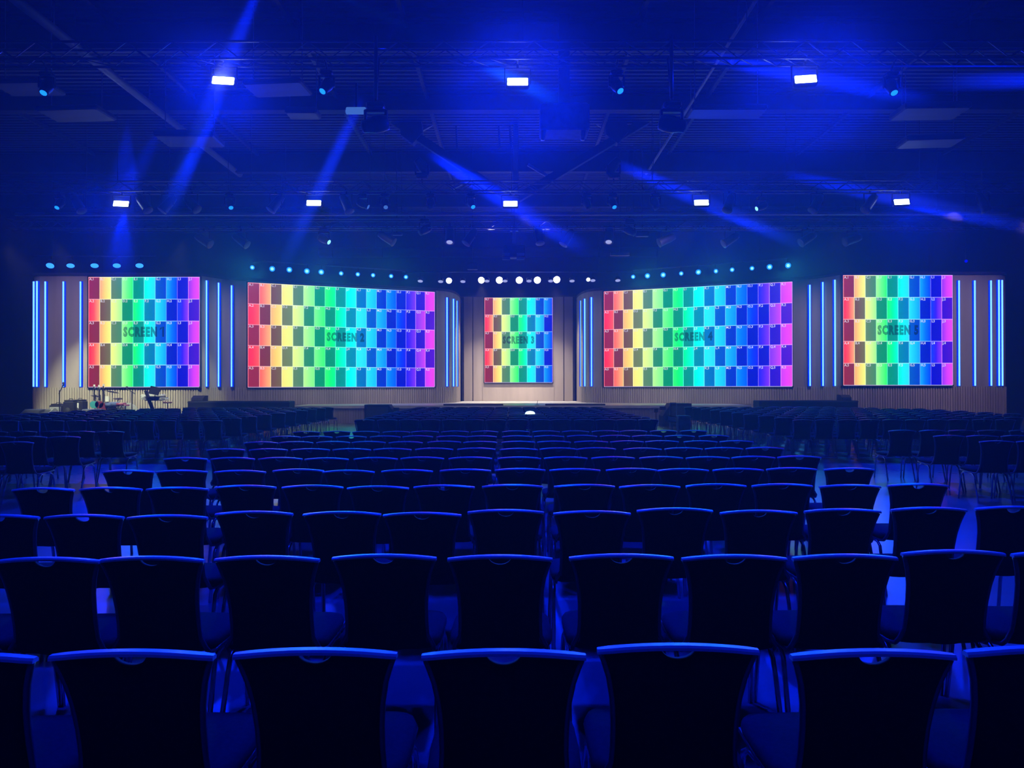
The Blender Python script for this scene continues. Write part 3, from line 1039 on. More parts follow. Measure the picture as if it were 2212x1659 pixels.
for i, (px, py) in enumerate(DIM):
    p = at(px, py, 39.0)
    t = thing('downlight', 'dim flat oval downlight in the row over the recess, %s from the screen two side' % ORD[i + 1], 'stage light', p, 0,
              'dim downlights over the recess')
    q = frame_to((0, -0.42, -1))
    MB().lathe([(0.08, -0.22), (0.14, -0.18), (0.15, 0.0)], 14, q).build('can', M['black'], t, True)
    MB().lathe([(0.142, 0.002), (0.10, 0.02), (0.02, 0.025)], 14, q).build('lens', M['lens_dim'], t)
    MB().tube([(0, 0.05, 0.1), (0, 0.05, 0.45)], 0.016, 6).build('hook', M['black'], t)
for Y, lab in ((39.7, 'pipe carrying the white spots over the recess'), (39.05, 'pipe carrying the dim downlights over the recess')):
    zz = at(1100, 605, Y).z + 0.46
    hung_pipe((-6, Y, zz), (7, Y, zz), 0.03, 'truss', 'rigging_pipe', lab, 'pipe', 'rigging pipes')
p = at(2088, 565, 32.0)
t = thing('spot_light', 'single deep blue spot above the wall beyond screen five', 'stage light', p)
q = frame_to((-0.3, -1, -0.3))
MB().lathe([(0.04, -0.2), (0.07, 0.0)], 12, q).build('can', M['black'], t, True)
MB().lathe([(0.068, 0.002), (0.02, 0.02)], 12, q).build('lens', M['lens_blue'], t)
MB().tube([(0, 0.05, 0.02), (0, 0.05, ZC + .06 - p.z)], 0.015, 6).build('hook', M['black'], t)

# ================================================================== STAGE AND BAND GEAR
exec_gear = True
# low black side risers with a monitor on each
for px0, px1, mx0, mx1, sc in ((405, 625, 410, 436, 2), (1640, 1854, 1822, 1843, 4)):
    Y = 31.4
    a, b = at(px0, 866, Y), at(px1, 866, Y)
    t = thing('side_riser', 'long low black riser in front of the wall beside screen %s' % NUM[sc], 'riser', ((a.x + b.x) / 2, Y + 0.4, 0), 0,
              'low black risers')
    MB().rbox((0, 0, a.z / 2), (b.x - a.x, 0.8, a.z), 0.02).build('body', M['blackbox'], t)
    MB().box((0, -0.41, a.z - 0.05), (b.x - a.x, 0.03, 0.05)).build('front_edge', M['grille'], t)
    c, d = at(mx0, 854, Y), at(mx1, 854, Y)
    w, h = d.x - c.x, c.z - a.z
    t = thing('monitor_speaker', 'black wedge monitor standing on the end of the riser beside screen %s' % NUM[sc], 'speaker',
              ((c.x + d.x) / 2, Y + 0.4, a.z), 0, 'monitors on the risers')
    MB().add([(x, yy, z) for x in (-w / 2, w / 2) for yy, z in ((-.25, 0), (.25, 0), (.25, h), (-.05, h), (-.25, h * .55))],
             [(0, 1, 2, 3, 4), (9, 8, 7, 6, 5), (0, 5, 6, 1), (1, 6, 7, 2), (2, 7, 8, 3), (3, 8, 9, 4), (4, 9, 5, 0)]).build('cabinet', M['blackbox'], t)
    MB().add([(-w / 2 + .03, -.262, .03), (w / 2 - .03, -.262, .03), (w / 2 - .03, -.262, h * .5), (-w / 2 + .03, -.262, h * .5)], [(0, 1, 2, 3)]).build('grille', M['grille'], t)

# subwoofers on the floor before the stage
for px0, px1, py, Y, lab, lean in ((787, 842, 874, 29.6, 'big black speaker on the floor before the stage, screen two side', 1),
                                   (1446, 1494, 872, 29.6, 'big black speaker on the floor before the stage, screen four side', -1)):
    a, b = at(px0, py, Y), at(px1, py, Y)
    w, h = b.x - a.x, a.z
    t = thing('floor_speaker', lab, 'speaker', ((a.x + b.x) / 2, Y + 0.4, 0), 0, 'speakers on the floor')
    e = 0.28
    prof_ = [(-w / 2 - (e if lean < 0 else 0), 0), (w / 2 + (e if lean > 0 else 0), 0), (w / 2 + (e if lean > 0 else 0), h * .45), (w / 2 - (.05 if lean > 0 else 0), h),
             (-w / 2 + (.05 if lean < 0 else 0), h), (-w / 2 - (e if lean < 0 else 0), h * .45)]
    MB().loft([[(x, yy, z) for x, z in prof_] for yy in (-.4, .4)]).build('cabinet', M['blackbox'], t)
    MB().box((0, -.41, h * .5), (w * .85, .02, h * .8)).build('grille', M['grille'], t)
    MB().box((lean * (w / 2 + .22), -.1, h * .78), (.22, .16, .14)).build('bracket', M['blackbox'], t)

# front fills: long flat black boxes on the stage lip
for px0, px1, sc in ((958, 1087, 2), (1178, 1307, 4)):
    a, b = at(px0, 873, YS + .1), at(px1, 873, YS + .1)
    t = thing('front_fill_speaker', 'long flat black speaker along the stage lip on the screen %s side' % NUM[sc], 'speaker',
              ((a.x + b.x) / 2, YS + .14, ZS), 0, 'flat speakers on the stage lip')
    MB().rbox((0, 0, .035), (b.x - a.x, .24, .07), .01).build('cabinet', M['blackbox'], t)
    MB().box((0, -.122, .035), (b.x - a.x - .1, .01, .05)).build('grille', M['grille'], t)

# small box on a pole before the stage
p = at(1417, 887, 30.5)
t = thing('pole_box', 'small dark box on a thin pole before the slatted stage front', 'stand', (p.x, p.y, 0))
MB().rbox((0, 0, p.z), (.17, .12, .16), .01).build('box', M['black'], t)
MB().tube([(0, 0, .02), (0, 0, p.z - .08)], .018, 8).build('pole', M['black'], t)
MB().lathe([(.2, 0), (.18, .02), (.03, .03)], 16).build('base', M['black'], t)
# thin stick on the stage floor centre
p = at(1160, 876, 33.2)
t = thing('microphone_stand', 'thin low stand at the centre of the bright stage lip', 'stand', (p.x, 33.2, ZS))
MB().lathe([(.12, 0), (.1, .015), (.02, .02)], 12).build('base', M['black'], t)
MB().tube([(0, 0, .02), (.03, 0, .22)], .012, 6).build('pole', M['black'], t)

# cart with papers beside the centre front block
p = at(1452, 906, 25.5)
t = thing('music_stand', 'music stand with a tilted white sheet beside the front chair block', 'stand', (p.x, p.y, 0))
MB().tube([(0, 0, .02), (0, 0, p.z)], .018, 8).build('pole', M['black'], t)
MB().rbox((0, 0, p.z), (.5, .02, .36), .005, Matrix.Translation((0, 0, p.z)) @ Matrix.Rotation(-.95, 4, 'X') @ Matrix.Rotation(.25, 4, 'Y') @ Matrix.Translation((0, 0, -p.z))).build('desk', M['black'], t)
MB().rbox((0, -.02, p.z), (.30, .006, .24), .002, Matrix.Translation((0, 0, p.z)) @ Matrix.Rotation(-.95, 4, 'X') @ Matrix.Rotation(.25, 4, 'Y') @ Matrix.Translation((0, 0, -p.z))).build('sheet', M['paper'], t)
MB().lathe([(.25, 0), (.22, .02), (.03, .03)], 14).build('base', M['black'], t)
p = at(1476, 907, 24.8)
t = thing('equipment_case', 'blue grey covered case beside the music stand and the chairs', 'case', (p.x, p.y, 0))
MB().rbox((0, 0, .3), (.42, .4, .6), .03).build('body', M['bluebox'], t)
MB().rbox((0, 0, .62), (.44, .42, .06), .02).build('lid', M['bluebox'], t)
p = at(1454, 890, 28.4)
t = thing('folding_frame', 'pale upright tube frame before the black floor speaker', 'frame', (p.x, p.y, 0))
mb = MB()
for dx in (-.13, .13):
    mb.tube([(dx, 0, 0), (dx, 0, 1.0)], .018, 8)
mb.tube([(-.13, 0, 1.0), (.13, 0, 1.0)], .018, 8)
mb.build('tubes', M['palesteel'], t)
MB().rbox((0, 0, .35), (.24, .02, .25), .005).build('panel', M['blackbox'], t)

# added glowing shape for a bright spot among the centre chairs
p = at(1145, 892, 19.9)
t = thing('bright_spot', 'bright white round spot, an added glowing shape, among the chairs of the middle front block', 'bright spot', (p.x, p.y, 0))
MB().lathe([(.14, p.z - .03), (.13, p.z + .01), (.09, p.z + .04), (.02, p.z + .055)], 16).build('dome', M['dome'], t, True)
MB().tube([(0, 0, 0), (0, 0, p.z - .03)], .02, 8).build('post', M['black'], t)

# ---- band gear
ZP = 0.44


def gear(name, label, cat, px, Y, group=None, rz=0.0):
    x = (px - 1106) / F * Y
    return thing(name, label, cat, (x, Y, ZP), rz, group)


def zpx(py, Y):
    return EYE - (py - HZ) / F * Y - ZP


def mic_stand(px, Y, ytop, bx0, by0, bx1, by1, label):
    t = gear('microphone_stand', label, 'stand', px, Y, 'boom stands of the band')
    s = Y / F
    MB().tube([(0, 0, .02), (0, 0, zpx(ytop, Y))], .022, 8).build('pole', M['black'], t)
    MB().tube([((bx0 - px) * s, 0, zpx(by0, Y)), ((bx1 - px) * s, 0, zpx(by1, Y))], .018, 8).build('boom', M['black'], t)
    MB().lathe([(.2, 0), (.18, .02), (.03, .03)], 14).build('base', M['black'], t)
    q = Vector(((bx0 - px) * s, 0, zpx(by0, Y)))
    MB().lathe([(.02, -.08), (.03, .0), (.045, .05), (.03, .09), (.005, .1)], 10, Matrix.Translation(q)).build('microphone', M['grille'], t, True)
    return t


mic_stand(128.5, 30.4, 842, 137, 829, 127, 850, 'boom stand behind the small amplifier below the blue tubes')
mic_stand(285, 31.0, 845, 274, 838, 292, 850, 'boom stand between the drum kit and the keyboard')


def amp(px0, px1, y0, Y, name, label, m, grille, deep=.45, plate=None):
    s = Y / F
    w, h = (px1 - px0) * s, zpx(y0, Y)
    t = gear(name, label, 'amplifier', (px0 + px1) / 2, Y, 'amplifiers of the band')
    MB().rbox((0, 0, h * .46), (w, deep, h * .92), .04).build('cabinet', M[m], t)
    MB().rbox((0, 0, h * .96), (w * .9, deep * .8, h * .08), .02).build('control_panel', M['blackbox'], t)
    MB().box((0, -deep / 2 - .008, h * .40), (w * .86, .016, h * .66)).build('grille', M[grille], t)
    MB().tube([(-w * .2, 0, h), (-w * .15, 0, h + .05), (w * .15, 0, h + .05), (w * .2, 0, h)], .015, 6).build('handle', M['black'], t)
    if plate:
        MB().box((w * plate[0], -deep / 2 - .02, h * plate[1]), (.11, .012, .28)).build('label_plate', M['paper'], t)
    MB().lathe([(w * .22, 0), (w * .21, .02), (.03, .03)], 18, Matrix.Translation((0, -deep / 2 - .016, h * .36)) @ Matrix.Rotation(PI / 2, 4, 'X')).build('speaker_cone', M['grille'], t)
    return t


amp(113, 140, 871, 31.2, 'guitar_amplifier', 'small dark amplifier with grey grille under the boom stand', 'blackbox', 'acrylic')
amp(142, 165, 863, 30.8, 'bass_amplifier', 'tall black amplifier cabinet in the light pool', 'blackbox', 'blackbox')
amp(163, 184, 862, 31.1, 'bass_amplifier', 'black amplifier with a white tag beside the guitars', 'blackbox', 'blackbox', plate=(.05, .58))


def guitar(px, Y, ytop, ybody, w, m, label):
    t = gear('guitar', label, 'guitar', px, Y, 'guitars on stands')
    zb, zt = zpx(ybody, Y), zpx(ytop, Y)
    s = w
    lower = zb - .05
    ring = []
    for k in range(20):
        a = 2 * PI * k / 20
        r = .155 + .035 * math.cos(2 * a) - .02 * math.sin(a)
        ring.append((r * math.cos(a) * s, r * math.sin(a) * 1.25 + lower + .05))
    MB().loft([[(x, yy, z) for x, z in ring] for yy in (-.03, .03)]).build('body', M[m], t)
    MB().box((0, -.035, (lower + .2 + zt) / 2), (.055, .02, zt - lower - .2)).build('neck', M['black'], t)
    MB().rbox((0, -.03, zt), (.085, .025, .18), .01).build('headstock', M['skin'], t)
    mb = MB()
    for sx in (-1, 1):
        mb.tube([(0, .08, .55), (sx * .16, .12, 0)], .014, 6)
        mb.tube([(sx * .1, .04, .14), (sx * .1, -.07, .10)], .012, 6)
    mb.tube([(0, .08, .55), (0, .06, zt * .72)], .014, 6)
    mb.build('stand_legs', M['black'], t)
    return t


guitar(204.5, 30.9, 834, 872, 1.0, 'teal', 'teal guitar on a stand beside the black amplifiers')
guitar(215, 30.9, 835, 872, .95, 'maroon', 'dark red guitar on a stand between the two other guitars')
guitar(224.5, 30.9, 833, 876, 1.0, 'maroon', 'red brown guitar with long neck beside the drum kit')

# drum kit, each drum a thing
Y = 31.3
s = Y / F
t = gear('bass_drum', 'bass drum with pale head and maple shell in the middle of the drum kit', 'drum', 240, Y, 'drum kit')
MB().lathe([(.28, -.2), (.28, .2)], 24, Matrix.Translation((0, 0, .28)) @ Matrix.Rotation(PI / 2, 4, 'X')).build('shell', M['tan'], t, True)
MB().lathe([(.265, .202), (.02, .204)], 24, Matrix.Translation((0, 0, .28)) @ Matrix.Rotation(PI / 2, 4, 'X')).build('head', M['skin'], t)
MB().tube([(-.3, .1, 0), (-.2, .05, .2)], .012, 6).build('spur', M['chrome'], t)
MB().tube([(.3, .1, 0), (.2, .05, .2)], .012, 6).build('spur', M['chrome'], t)


def drum(px, py, r, h, m, label, name):
    t = gear(name, label, 'drum', px, Y - .35, 'drum kit')
    z = zpx(py, Y - .35)
    MB().lathe([(r, z - h), (r, z)], 20).build('shell', M[m], t, True)
    MB().lathe([(r * .98, z + .001), (.02, z + .004)], 20).build('head', M['skin'], t)
    mb = MB()
    for k in range(3):
        a = 2 * PI * k / 3 + .4
        mb.tube([(0, 0, max(z - h - .02, .1)), (.22 * math.cos(a), .22 * math.sin(a), 0)], .013, 6)
    mb.build('stand', M['chrome'], t)


drum(262, 869, .20, .13, 'wine', 'red snare drum on a chrome stand beside the bass drum', 'snare_drum')
drum(249, 867, .17, .2, 'bluebox', 'dark tom drum at the back of the drum kit', 'tom_drum')
drum(236, 868, .16, .2, 'bluebox', 'dark tom drum near the guitars', 'tom_drum')


def cymbal(px, py, r, tilt, label):
    YY = Y - .1
    t = gear('cymbal', label, 'cymbal', px, YY, 'drum kit cymbals')
    z = zpx(py, YY)
    q = Matrix.Translation((0, 0, z)) @ Matrix.Rotation(tilt, 4, 'Y') @ Matrix.Rotation(-.22, 4, 'X')
    MB().lathe([(r, -.012), (r * .3, .012), (r * .2, .035), (.01, .045), (.01, .03), (r * .2, .02), (r * .3, 0), (r * .99, -.018)], 24, q).build('plate', M['brass'], t, True)
    MB().tube([(0, 0, .35), (0, 0, z)], .015, 6).build('pole', M['chrome'], t)
    mb = MB()
    for k in range(3):
        a = 2 * PI * k / 3
        mb.tube([(0, 0, .35), (.24 * math.cos(a), .24 * math.sin(a), 0)], .013, 6)
    mb.build('stand_legs', M['chrome'], t)


cymbal(243, 845, .27, .12, 'large cymbal highest over the drum kit')
cymbal(255, 860, .19, -.1, 'smaller cymbal low over the drum kit beside the snare')
cymbal(207, 854, .2, .05, 'cymbal behind the guitar necks')
t = gear('paper_box', 'white notebook upright on a stand over the drum kit', 'notebook', 231.5, Y - .5)
MB().rbox((0, 0, zpx(861, Y - .5)), (.16, .08, .26), .02).build('cover', M['paper'], t)
MB().tube([(0, .05, 0), (0, .05, zpx(861, Y - .5))], .015, 6).build('pole', M['chrome'], t)
t = gear('drum_stool', 'low round stool with chrome leg beside the snare drum', 'stool', 271, Y - .3)
MB().lathe([(.15, .40), (.17, .43), (.15, .46), (.02, .47)], 16).build('seat', M['wine'], t)
MB().tube([(0, 0, .0), (0, 0, .42)], .025, 8).build('post', M['chrome'], t)
t = gear('drum_shield', 'curved grey see-through shield standing behind the drum kit', 'shield', 276, 31.9)
MB().lathe([(.5, -.02), (.5, .02)], 28, Matrix.Translation((0, 0, .02)) @ Matrix.Rotation(PI / 2, 4, 'X')).build('panel', M['acrylic'], t)

# keyboard on its slanted stand
YK = 30.6
t = gear('keyboard', 'white keyboard tilted on a slanted black stand in front of screen one', 'keyboard', 337, YK)
sK = YK / F
kz = zpx(860, YK)
q = Matrix.Translation((0, 0, kz)) @ Matrix.Rotation(.05, 4, 'Y') @ Matrix.Rotation(.18, 4, 'X')
ring = [(-.62, -.12), (-.55, -.16), (.3, -.15), (.60, -.08), (.52, .05), (.2, .14), (-.5, .15), (-.62, .1)]
MB().loft([[(x, yy, z) for x, yy in ring] for z in (-.05, .05)], q).build('body', M['white'], t)
mb = MB()
for k in range(24):
    mb.box((-.5 + k * .04, -.09, .06), (.035, .12, .02), q)
mb.build('keys', M['paper'], t)
MB().box((0, .08, .056), (.9, .06, .02), q).build('control_strip', M['grille'], t)
t2 = gear('keyboard', 'second white keyboard lying higher on the slanted black stand', 'keyboard', 331, YK + .25)
q = Matrix.Translation((0, 0, zpx(853.5, YK))) @ Matrix.Rotation(.12, 4, 'X')
MB().rbox((0, 0, 0), (1.0, .25, .08), .02, q).build('body', M['white'], t2)
MB().box((-.05, -.06, .045), (.8, .1, .02), q).build('keys', M['paper'], t2)
t = gear('keyboard_stand', 'slanted black column stand carrying the two keyboards', 'stand', 325, YK - .24)
a, b = Vector(((315 - 325) * sK, 0, zpx(843, YK))), Vector(((334 - 325) * sK, 0, 0.02))
d = b - a
MB().box((0, 0, 0), (.16, .08, d.length), Matrix.Translation((a + b) / 2) @ frame_to(d)).build('column', M['blackbox'], t)
MB().rbox((.2, 0, .02), (.9, .3, .04), .01).build('foot', M['blackbox'], t)
MB().box((.1, .2, kz - .075), (.7, .42, .03)).build('arm', M['blackbox'], t)
MB().box((.05, .3, zpx(853.5, YK) - .055), (.6, .62, .03)).build('arm', M['blackbox'], t)
t = gear('music_stand', 'black tilted music stand rising above the keyboards against the screen edge', 'stand', 334, YK - .62)
q = Matrix.Translation((0, 0, zpx(843, YK - .62))) @ Matrix.Rotation(.2, 4, 'Y') @ Matrix.Rotation(-.3, 4, 'X')
MB().rbox((0, 0, 0), (.44, .03, .34), .01, q).build('desk', M['blackbox'], t)
MB().tube([(0, .03, .02), (0, .03, zpx(845, YK - .62))], .016, 8).build('pole', M['black'], t)
MB().lathe([(.22, 0), (.2, .02), (.03, .03)], 14).build('base', M['black'], t)
t = gear('keyboard_stool', 'thin stool with dark round seat beside the keyboard', 'stool', 362, YK - .2)
MB().lathe([(.16, zpx(870, YK)), (.18, zpx(868.5, YK)), (.16, zpx(867, YK))], 16).build('seat', M['maroon'], t)
MB().tube([(0, 0, .02), (0, 0, zpx(870, YK))], .02, 8).build('post', M['chrome'], t)
MB().lathe([(.18, 0), (.16, .02), (.03, .03)], 14).build('base', M['chrome'], t)
# wedges on the platform edge
for px, w, m, lab in ((76, .9, 'bluebox', 'blue monitor wedge at the dark end of the band platform'),
                      (100, .5, 'acrylic', 'grey monitor wedge before the wall end beside the small amplifier'),
                      (197, .75, 'bluebox', 'blue monitor wedge below the teal guitar')):
    t = gear('monitor_wedge', lab, 'speaker', px, 29.6, 'floor wedges of the band')
    if px < 90:
        t.location.x = max(t.location.x, -20.6)
    h = zpx(883, 29.6)
    MB().loft([[(x, -.3, 0), (x, .3, 0), (x, .3, h), (x, .05, h), (x, -.3, h * .35)] for x in (-w / 2, w / 2)]).build('cabinet', M[m], t)
    MB().add([(x, yy - .01, z) for x in (-w / 2 + .04, w / 2 - .04) for yy, z in ((-.28, h * .4), (.03, h * .96))], [(0, 2, 3, 1)]).build('grille', M['grille'], t)

# ================================================================== CHAIRS
ZT = 0.88


def bw_(z):
    tab = [(0.40, .200), (0.47, .196), (0.54, .190), (0.62, .189), (0.70, .193), (0.77, .203), (0.82, .216), (0.86, .231), (0.885, .240)]
    z = min(max(z, .40), .885)
    for (a, ca), (b, cb) in zip(tab[:-1], tab[1:]):
        if a <= z <= b:
            return ca + (cb - ca) * (z - a) / (b - a)
    return .24


def by_(x, z):
    return -.215 - .085 * max(0, (z - .46) / .42) ** 1.25 + .16 * x * x


def backrest_mesh(cols, rows, notch=True):
    mb = MB()
    zb = .43
    S = [(-1 + 2 * k / cols) for k in range(cols + 1)]
    if notch:
        S = sorted(set([round(x, 4) for x in S if abs(x) > .24] + [k * .03 for k in range(-8, 9)]))
    grid = []
    for side in (0, 1):
        g_ = []
        for i in range(rows + 1):
            v = i / rows
            row = []
            for sx in S:
                zt = .866 + .017 * (1 - sx * sx)
                x_top = sx * .232
                if notch and abs(x_top) < .052:
                    zt -= .034 * math.sqrt(max(0, 1 - (x_top / .052) ** 2))
                zbb = zb + .035 * sx * sx
                z = zbb + (zt - zbb) * v
                x = sx * (bw_(z) - .014)
                yy = by_(x, z) + (.0 if side == 0 else .026)
                row.append((x, yy, z))
            g_.append(row)
        grid.append(g_)
    nC, nR = len(S), rows + 1
    vs = [p for g_ in grid for row in g_ for p in row]
    fs = []
    o2 = nC * nR
    for i in range(rows):
        for j in range(nC - 1):
            a = i * nC + j
            fs.append((a, a + 1, a + 1 + nC, a + nC))
            fs.append((o2 + a + nC, o2 + a + 1 + nC, o2 + a + 1, o2 + a))
    for j in range(nC - 1):
        fs.append((j + 1, j, o2 + j, o2 + j + 1))
        a = rows * nC + j
        fs.append((a, a + 1, o2 + a + 1, o2 + a))
    for i in range(rows):
        a, b = i * nC, (i + 1) * nC
        fs.append((a, b, o2 + b, o2 + a))
        a, b = i * nC + nC - 1, (i + 1) * nC + nC - 1
        fs.append((b, a, o2 + a, o2 + b))
    mb.add(vs, fs)
    return mb


def rail_mesh(n):
    mb = MB()
    rings = []
    for k in range(n + 1):
        sx = -1 + 2 * k / n
        x = sx * .238
        zc = .866 + .017 * (1 - sx * sx)
        yc = by_(x, .872) + .013
        e = .018 if abs(sx) < .999 else .014
        rings.append([(x, yc - e, zc - .003), (x, yc - e, zc + .005), (x, yc - e + .006, zc + .011), (x, yc + e - .006, zc + .011),
                      (x, yc + e, zc + .005), (x, yc + e, zc - .003)])
    mb.loft(rings)
    return mb


def seat_mesh(n):
    rings = []
    for z, k in ((.425, .90), (.435, .98), (.455, 1.0), (.472, .97), (.480, .86)):
        ring = []
        for i in range(n):
            a = 2 * PI * i / n
            c, s_ = math.cos(a), math.sin(a)
            x = .246 * math.copysign(abs(c) ** .38, c) * k
            yy = .225 * math.copysign(abs(s_) ** .38, s_) * k + .015
            ring.append((x, yy, z + .015 * (yy + .2)))
        rings.append(ring)
    return MB().loft(rings)


def side_frame(sx):
    pts = []
    for z in (.862, .84, .79, .72, .64, .56, .50):
        x = bw_(z) - .007
        pts.append((sx * x, by_(x, z) + .012, z))
    pts += [(sx * .212, -.205, .455), (sx * .216, -.175, .425), (sx * .220, -.12, .416), (sx * .226, .05, .420), (sx * .228, .20, .432)]
    return MB().tube(pts, .0115, 6)


def leg_mesh(sx, front):
    if front:
        pts = [(sx * .222, .03, .405), (sx * .226, .12, .40), (sx * .229, .165, .37), (sx * .232, .185, .30), (sx * .238, .225, .0)]
    else:
        pts = [(sx * .222, .00, .405), (sx * .224, -.09, .40), (sx * .226, -.135, .37), (sx * .229, -.16, .30), (sx * .236, -.25, .0)]
    return MB().tube(pts, .0125, 6)


def make_chair():
    t = thing('banquet_chair', 'x', 'chair')
    backrest_mesh(10, 9).build('backrest', M['back'], t, True)
    rail_mesh(14).build('top_rail', M['rail'], t)
    seat_mesh(20).build('seat', M['seat'], t, True)
    for sx in (-1, 1):
        side_frame(sx).build('side_frame', M['frame'], t, True)
        leg_mesh(sx, True).build('leg', M['chrome'], t, True)
        leg_mesh(sx, False).build('leg', M['chrome'], t, True)
    mb = MB().tube([(-.224, .07, .412), (.224, .07, .412)], .012, 6)
    mb.build('seat_support', M['frame'], t)
    return t


def far_frame(sides=(-1, 1)):
    mb = MB()
    for sx in sides:
        mb.tube([(sx * .229, by_(.23, .86) + .012, .862), (sx * .188, by_(.19, .6) + .012, .6), (sx * .212, -.2, .44), (sx * .228, .2, .43)], .012, 4)
        mb.tube([(sx * .224, .0, .40), (sx * .229, .16, .38), (sx * .238, .225, 0)], .013, 4)
        mb.tube([(sx * .224, .0, .40), (sx * .227, -.135, .38), (sx * .236, -.25, 0)], .013, 4)
    return mb


def make_mid_chair():
    t = thing('banquet_chair', 'x', 'chair')
    backrest_mesh(6, 5).build('backrest', M['back'], t, True)
    rail_mesh(8).build('top_rail', M['rail'], t)
    seat_mesh(12).build('seat', M['seat'], t, True)
    for sx in (-1, 1):
        far_frame((sx,)).build('leg_frame', M['chrome'], t)
    return t


proto = make_chair()
used_proto = [False]


def put(src, flag, x, y, label, group, rz=None):
    rz = random.gauss(0, 0.009) if rz is None else rz
    rot = (0, 0, rz)
    if not flag[0]:
        flag[0] = True
        src.location, src.rotation_euler = (x, y, 0), rot
        src['label'], src['group'] = label, group
        return src
    return dup(src, (x, y, 0), rot, label, group)


H = EYE - (ZT + .003)
YOFF = .29                      # the top rail lies this far behind the chair's own centre


def put_px(px, py, label, group):
    Y = H * F / (py - HZ)
    put(proto, used_proto, (px - 1106) / F * Y, Y + YOFF, label, group)


rowA = [(-112, 1418), (281, 1412), (678, 1409), (1087, 1412), (1468, 1400), (1887, 1413), (2264, 1406)]
rowB = [(97, 1208), (327, 1206), (577, 1205), (830, 1202), (1080, 1204), (1342, 1202), (1587, 1204), (1826, 1203), (2062, 1194), (2300, 1196)]
rowC = [(-5, 1114), (180, 1114), (358, 1115), (547, 1107), (737, 1108), (912, 1110), (1093, 1104), (1279, 1107), (1458, 1101), (1639, 1106), (1821, 1103),
        (2008, 1100), (2190, 1098)]
rowD = [(93, 1055), (238, 1054), (382, 1054), (530, 1050), (674, 1050), (816, 1052), (960, 1050), (1106, 1049), (1262, 1049), (1403, 1050), (1546, 1048),
        (1690, 1048), (1837, 1050), (1985, 1048)]
GR = 'chairs of the middle rear block'
for row, nm in ((rowA, 'front row of the picture'), (rowB, 'second row up from the picture bottom'), (rowC, 'third row up from the picture bottom')):
    for i, (px, py) in enumerate(row):
        if row is rowA:
            lab = 'black chair cut by the bottom edge of the picture, %s from left' % ORD[i + 1]
        else:
            lab = 'black chair in the %s, %s from left' % (nm, ORD[i + 1])
        put_px(px, py, lab, GR)
# the same two rows run on past the picture's edges
for px0, py, step, n, sd, row in ((-112, 1418, -400, 2, 'one', 'bottom'), (2264, 1408, 400, 2, 'five', 'bottom'),
                                  (97, 1208, -238, 2, 'one', 'second'), (2300, 1196, 240, 2, 'five', 'second')):
    for k in range(n):
        put_px(px0 + step * (k + 1), py, 'black chair of the %s row beyond the picture edge under screen %s, %s out' % (row, sd, ORD[k + 1]), GR)
for i, (px, py) in enumerate(rowD):
    k = i + 1
    e, q = ('screen one', k) if k <= 7 else ('screen five', 15 - k)
    put_px(px, py, 'black chair in the fourth row up, %s from the aisle on the %s side' % (ORD[q], e), GR)
XA, XB = -3.80, 3.42
rows_y = [6.62, 7.74, 8.88, 10.02, 11.15, 12.35]
for r, Y in enumerate(rows_y):
    for i in range(14):
        x = XA + .26 + (XB - XA - .52) * i / 13 + random.gauss(0, .012)
        k = i + 1
        e, q = ('screen one', k) if k <= 7 else ('screen five', 15 - k)
        put(proto, used_proto, x, Y + YOFF + .014 * x + random.gauss(0, .025),
            'black chair in the %s row up, %s from the aisle on the %s side' % (ORD[r + 5], ORD[q], e), GR)
# the two side blocks at the rear: three rows reach into the picture
for s, e, xe, ns in ((-1, 'screen one', -6.72, (3, 4, 6)), (1, 'screen five', 6.55, (3, 4, 6))):
    for r, (Y, n) in enumerate(zip((10.0, 11.1, 12.4), ns)):
        vis = (0.715 * Y - abs(xe)) / .52
        for i in range(min(n, int(vis) + 1) + 3):
            x = xe + s * (.26 + .52 * i) + random.gauss(0, .012)
            put(proto, used_proto, x, Y + YOFF + random.gauss(0, .02),
                'black chair of the side block under %s, %s row up, %s from the aisle' % (e, ORD[r + 1], ORD[i + 1]),
                'chairs of the rear side block under %s' % e, random.gauss(-s * .03, .02))
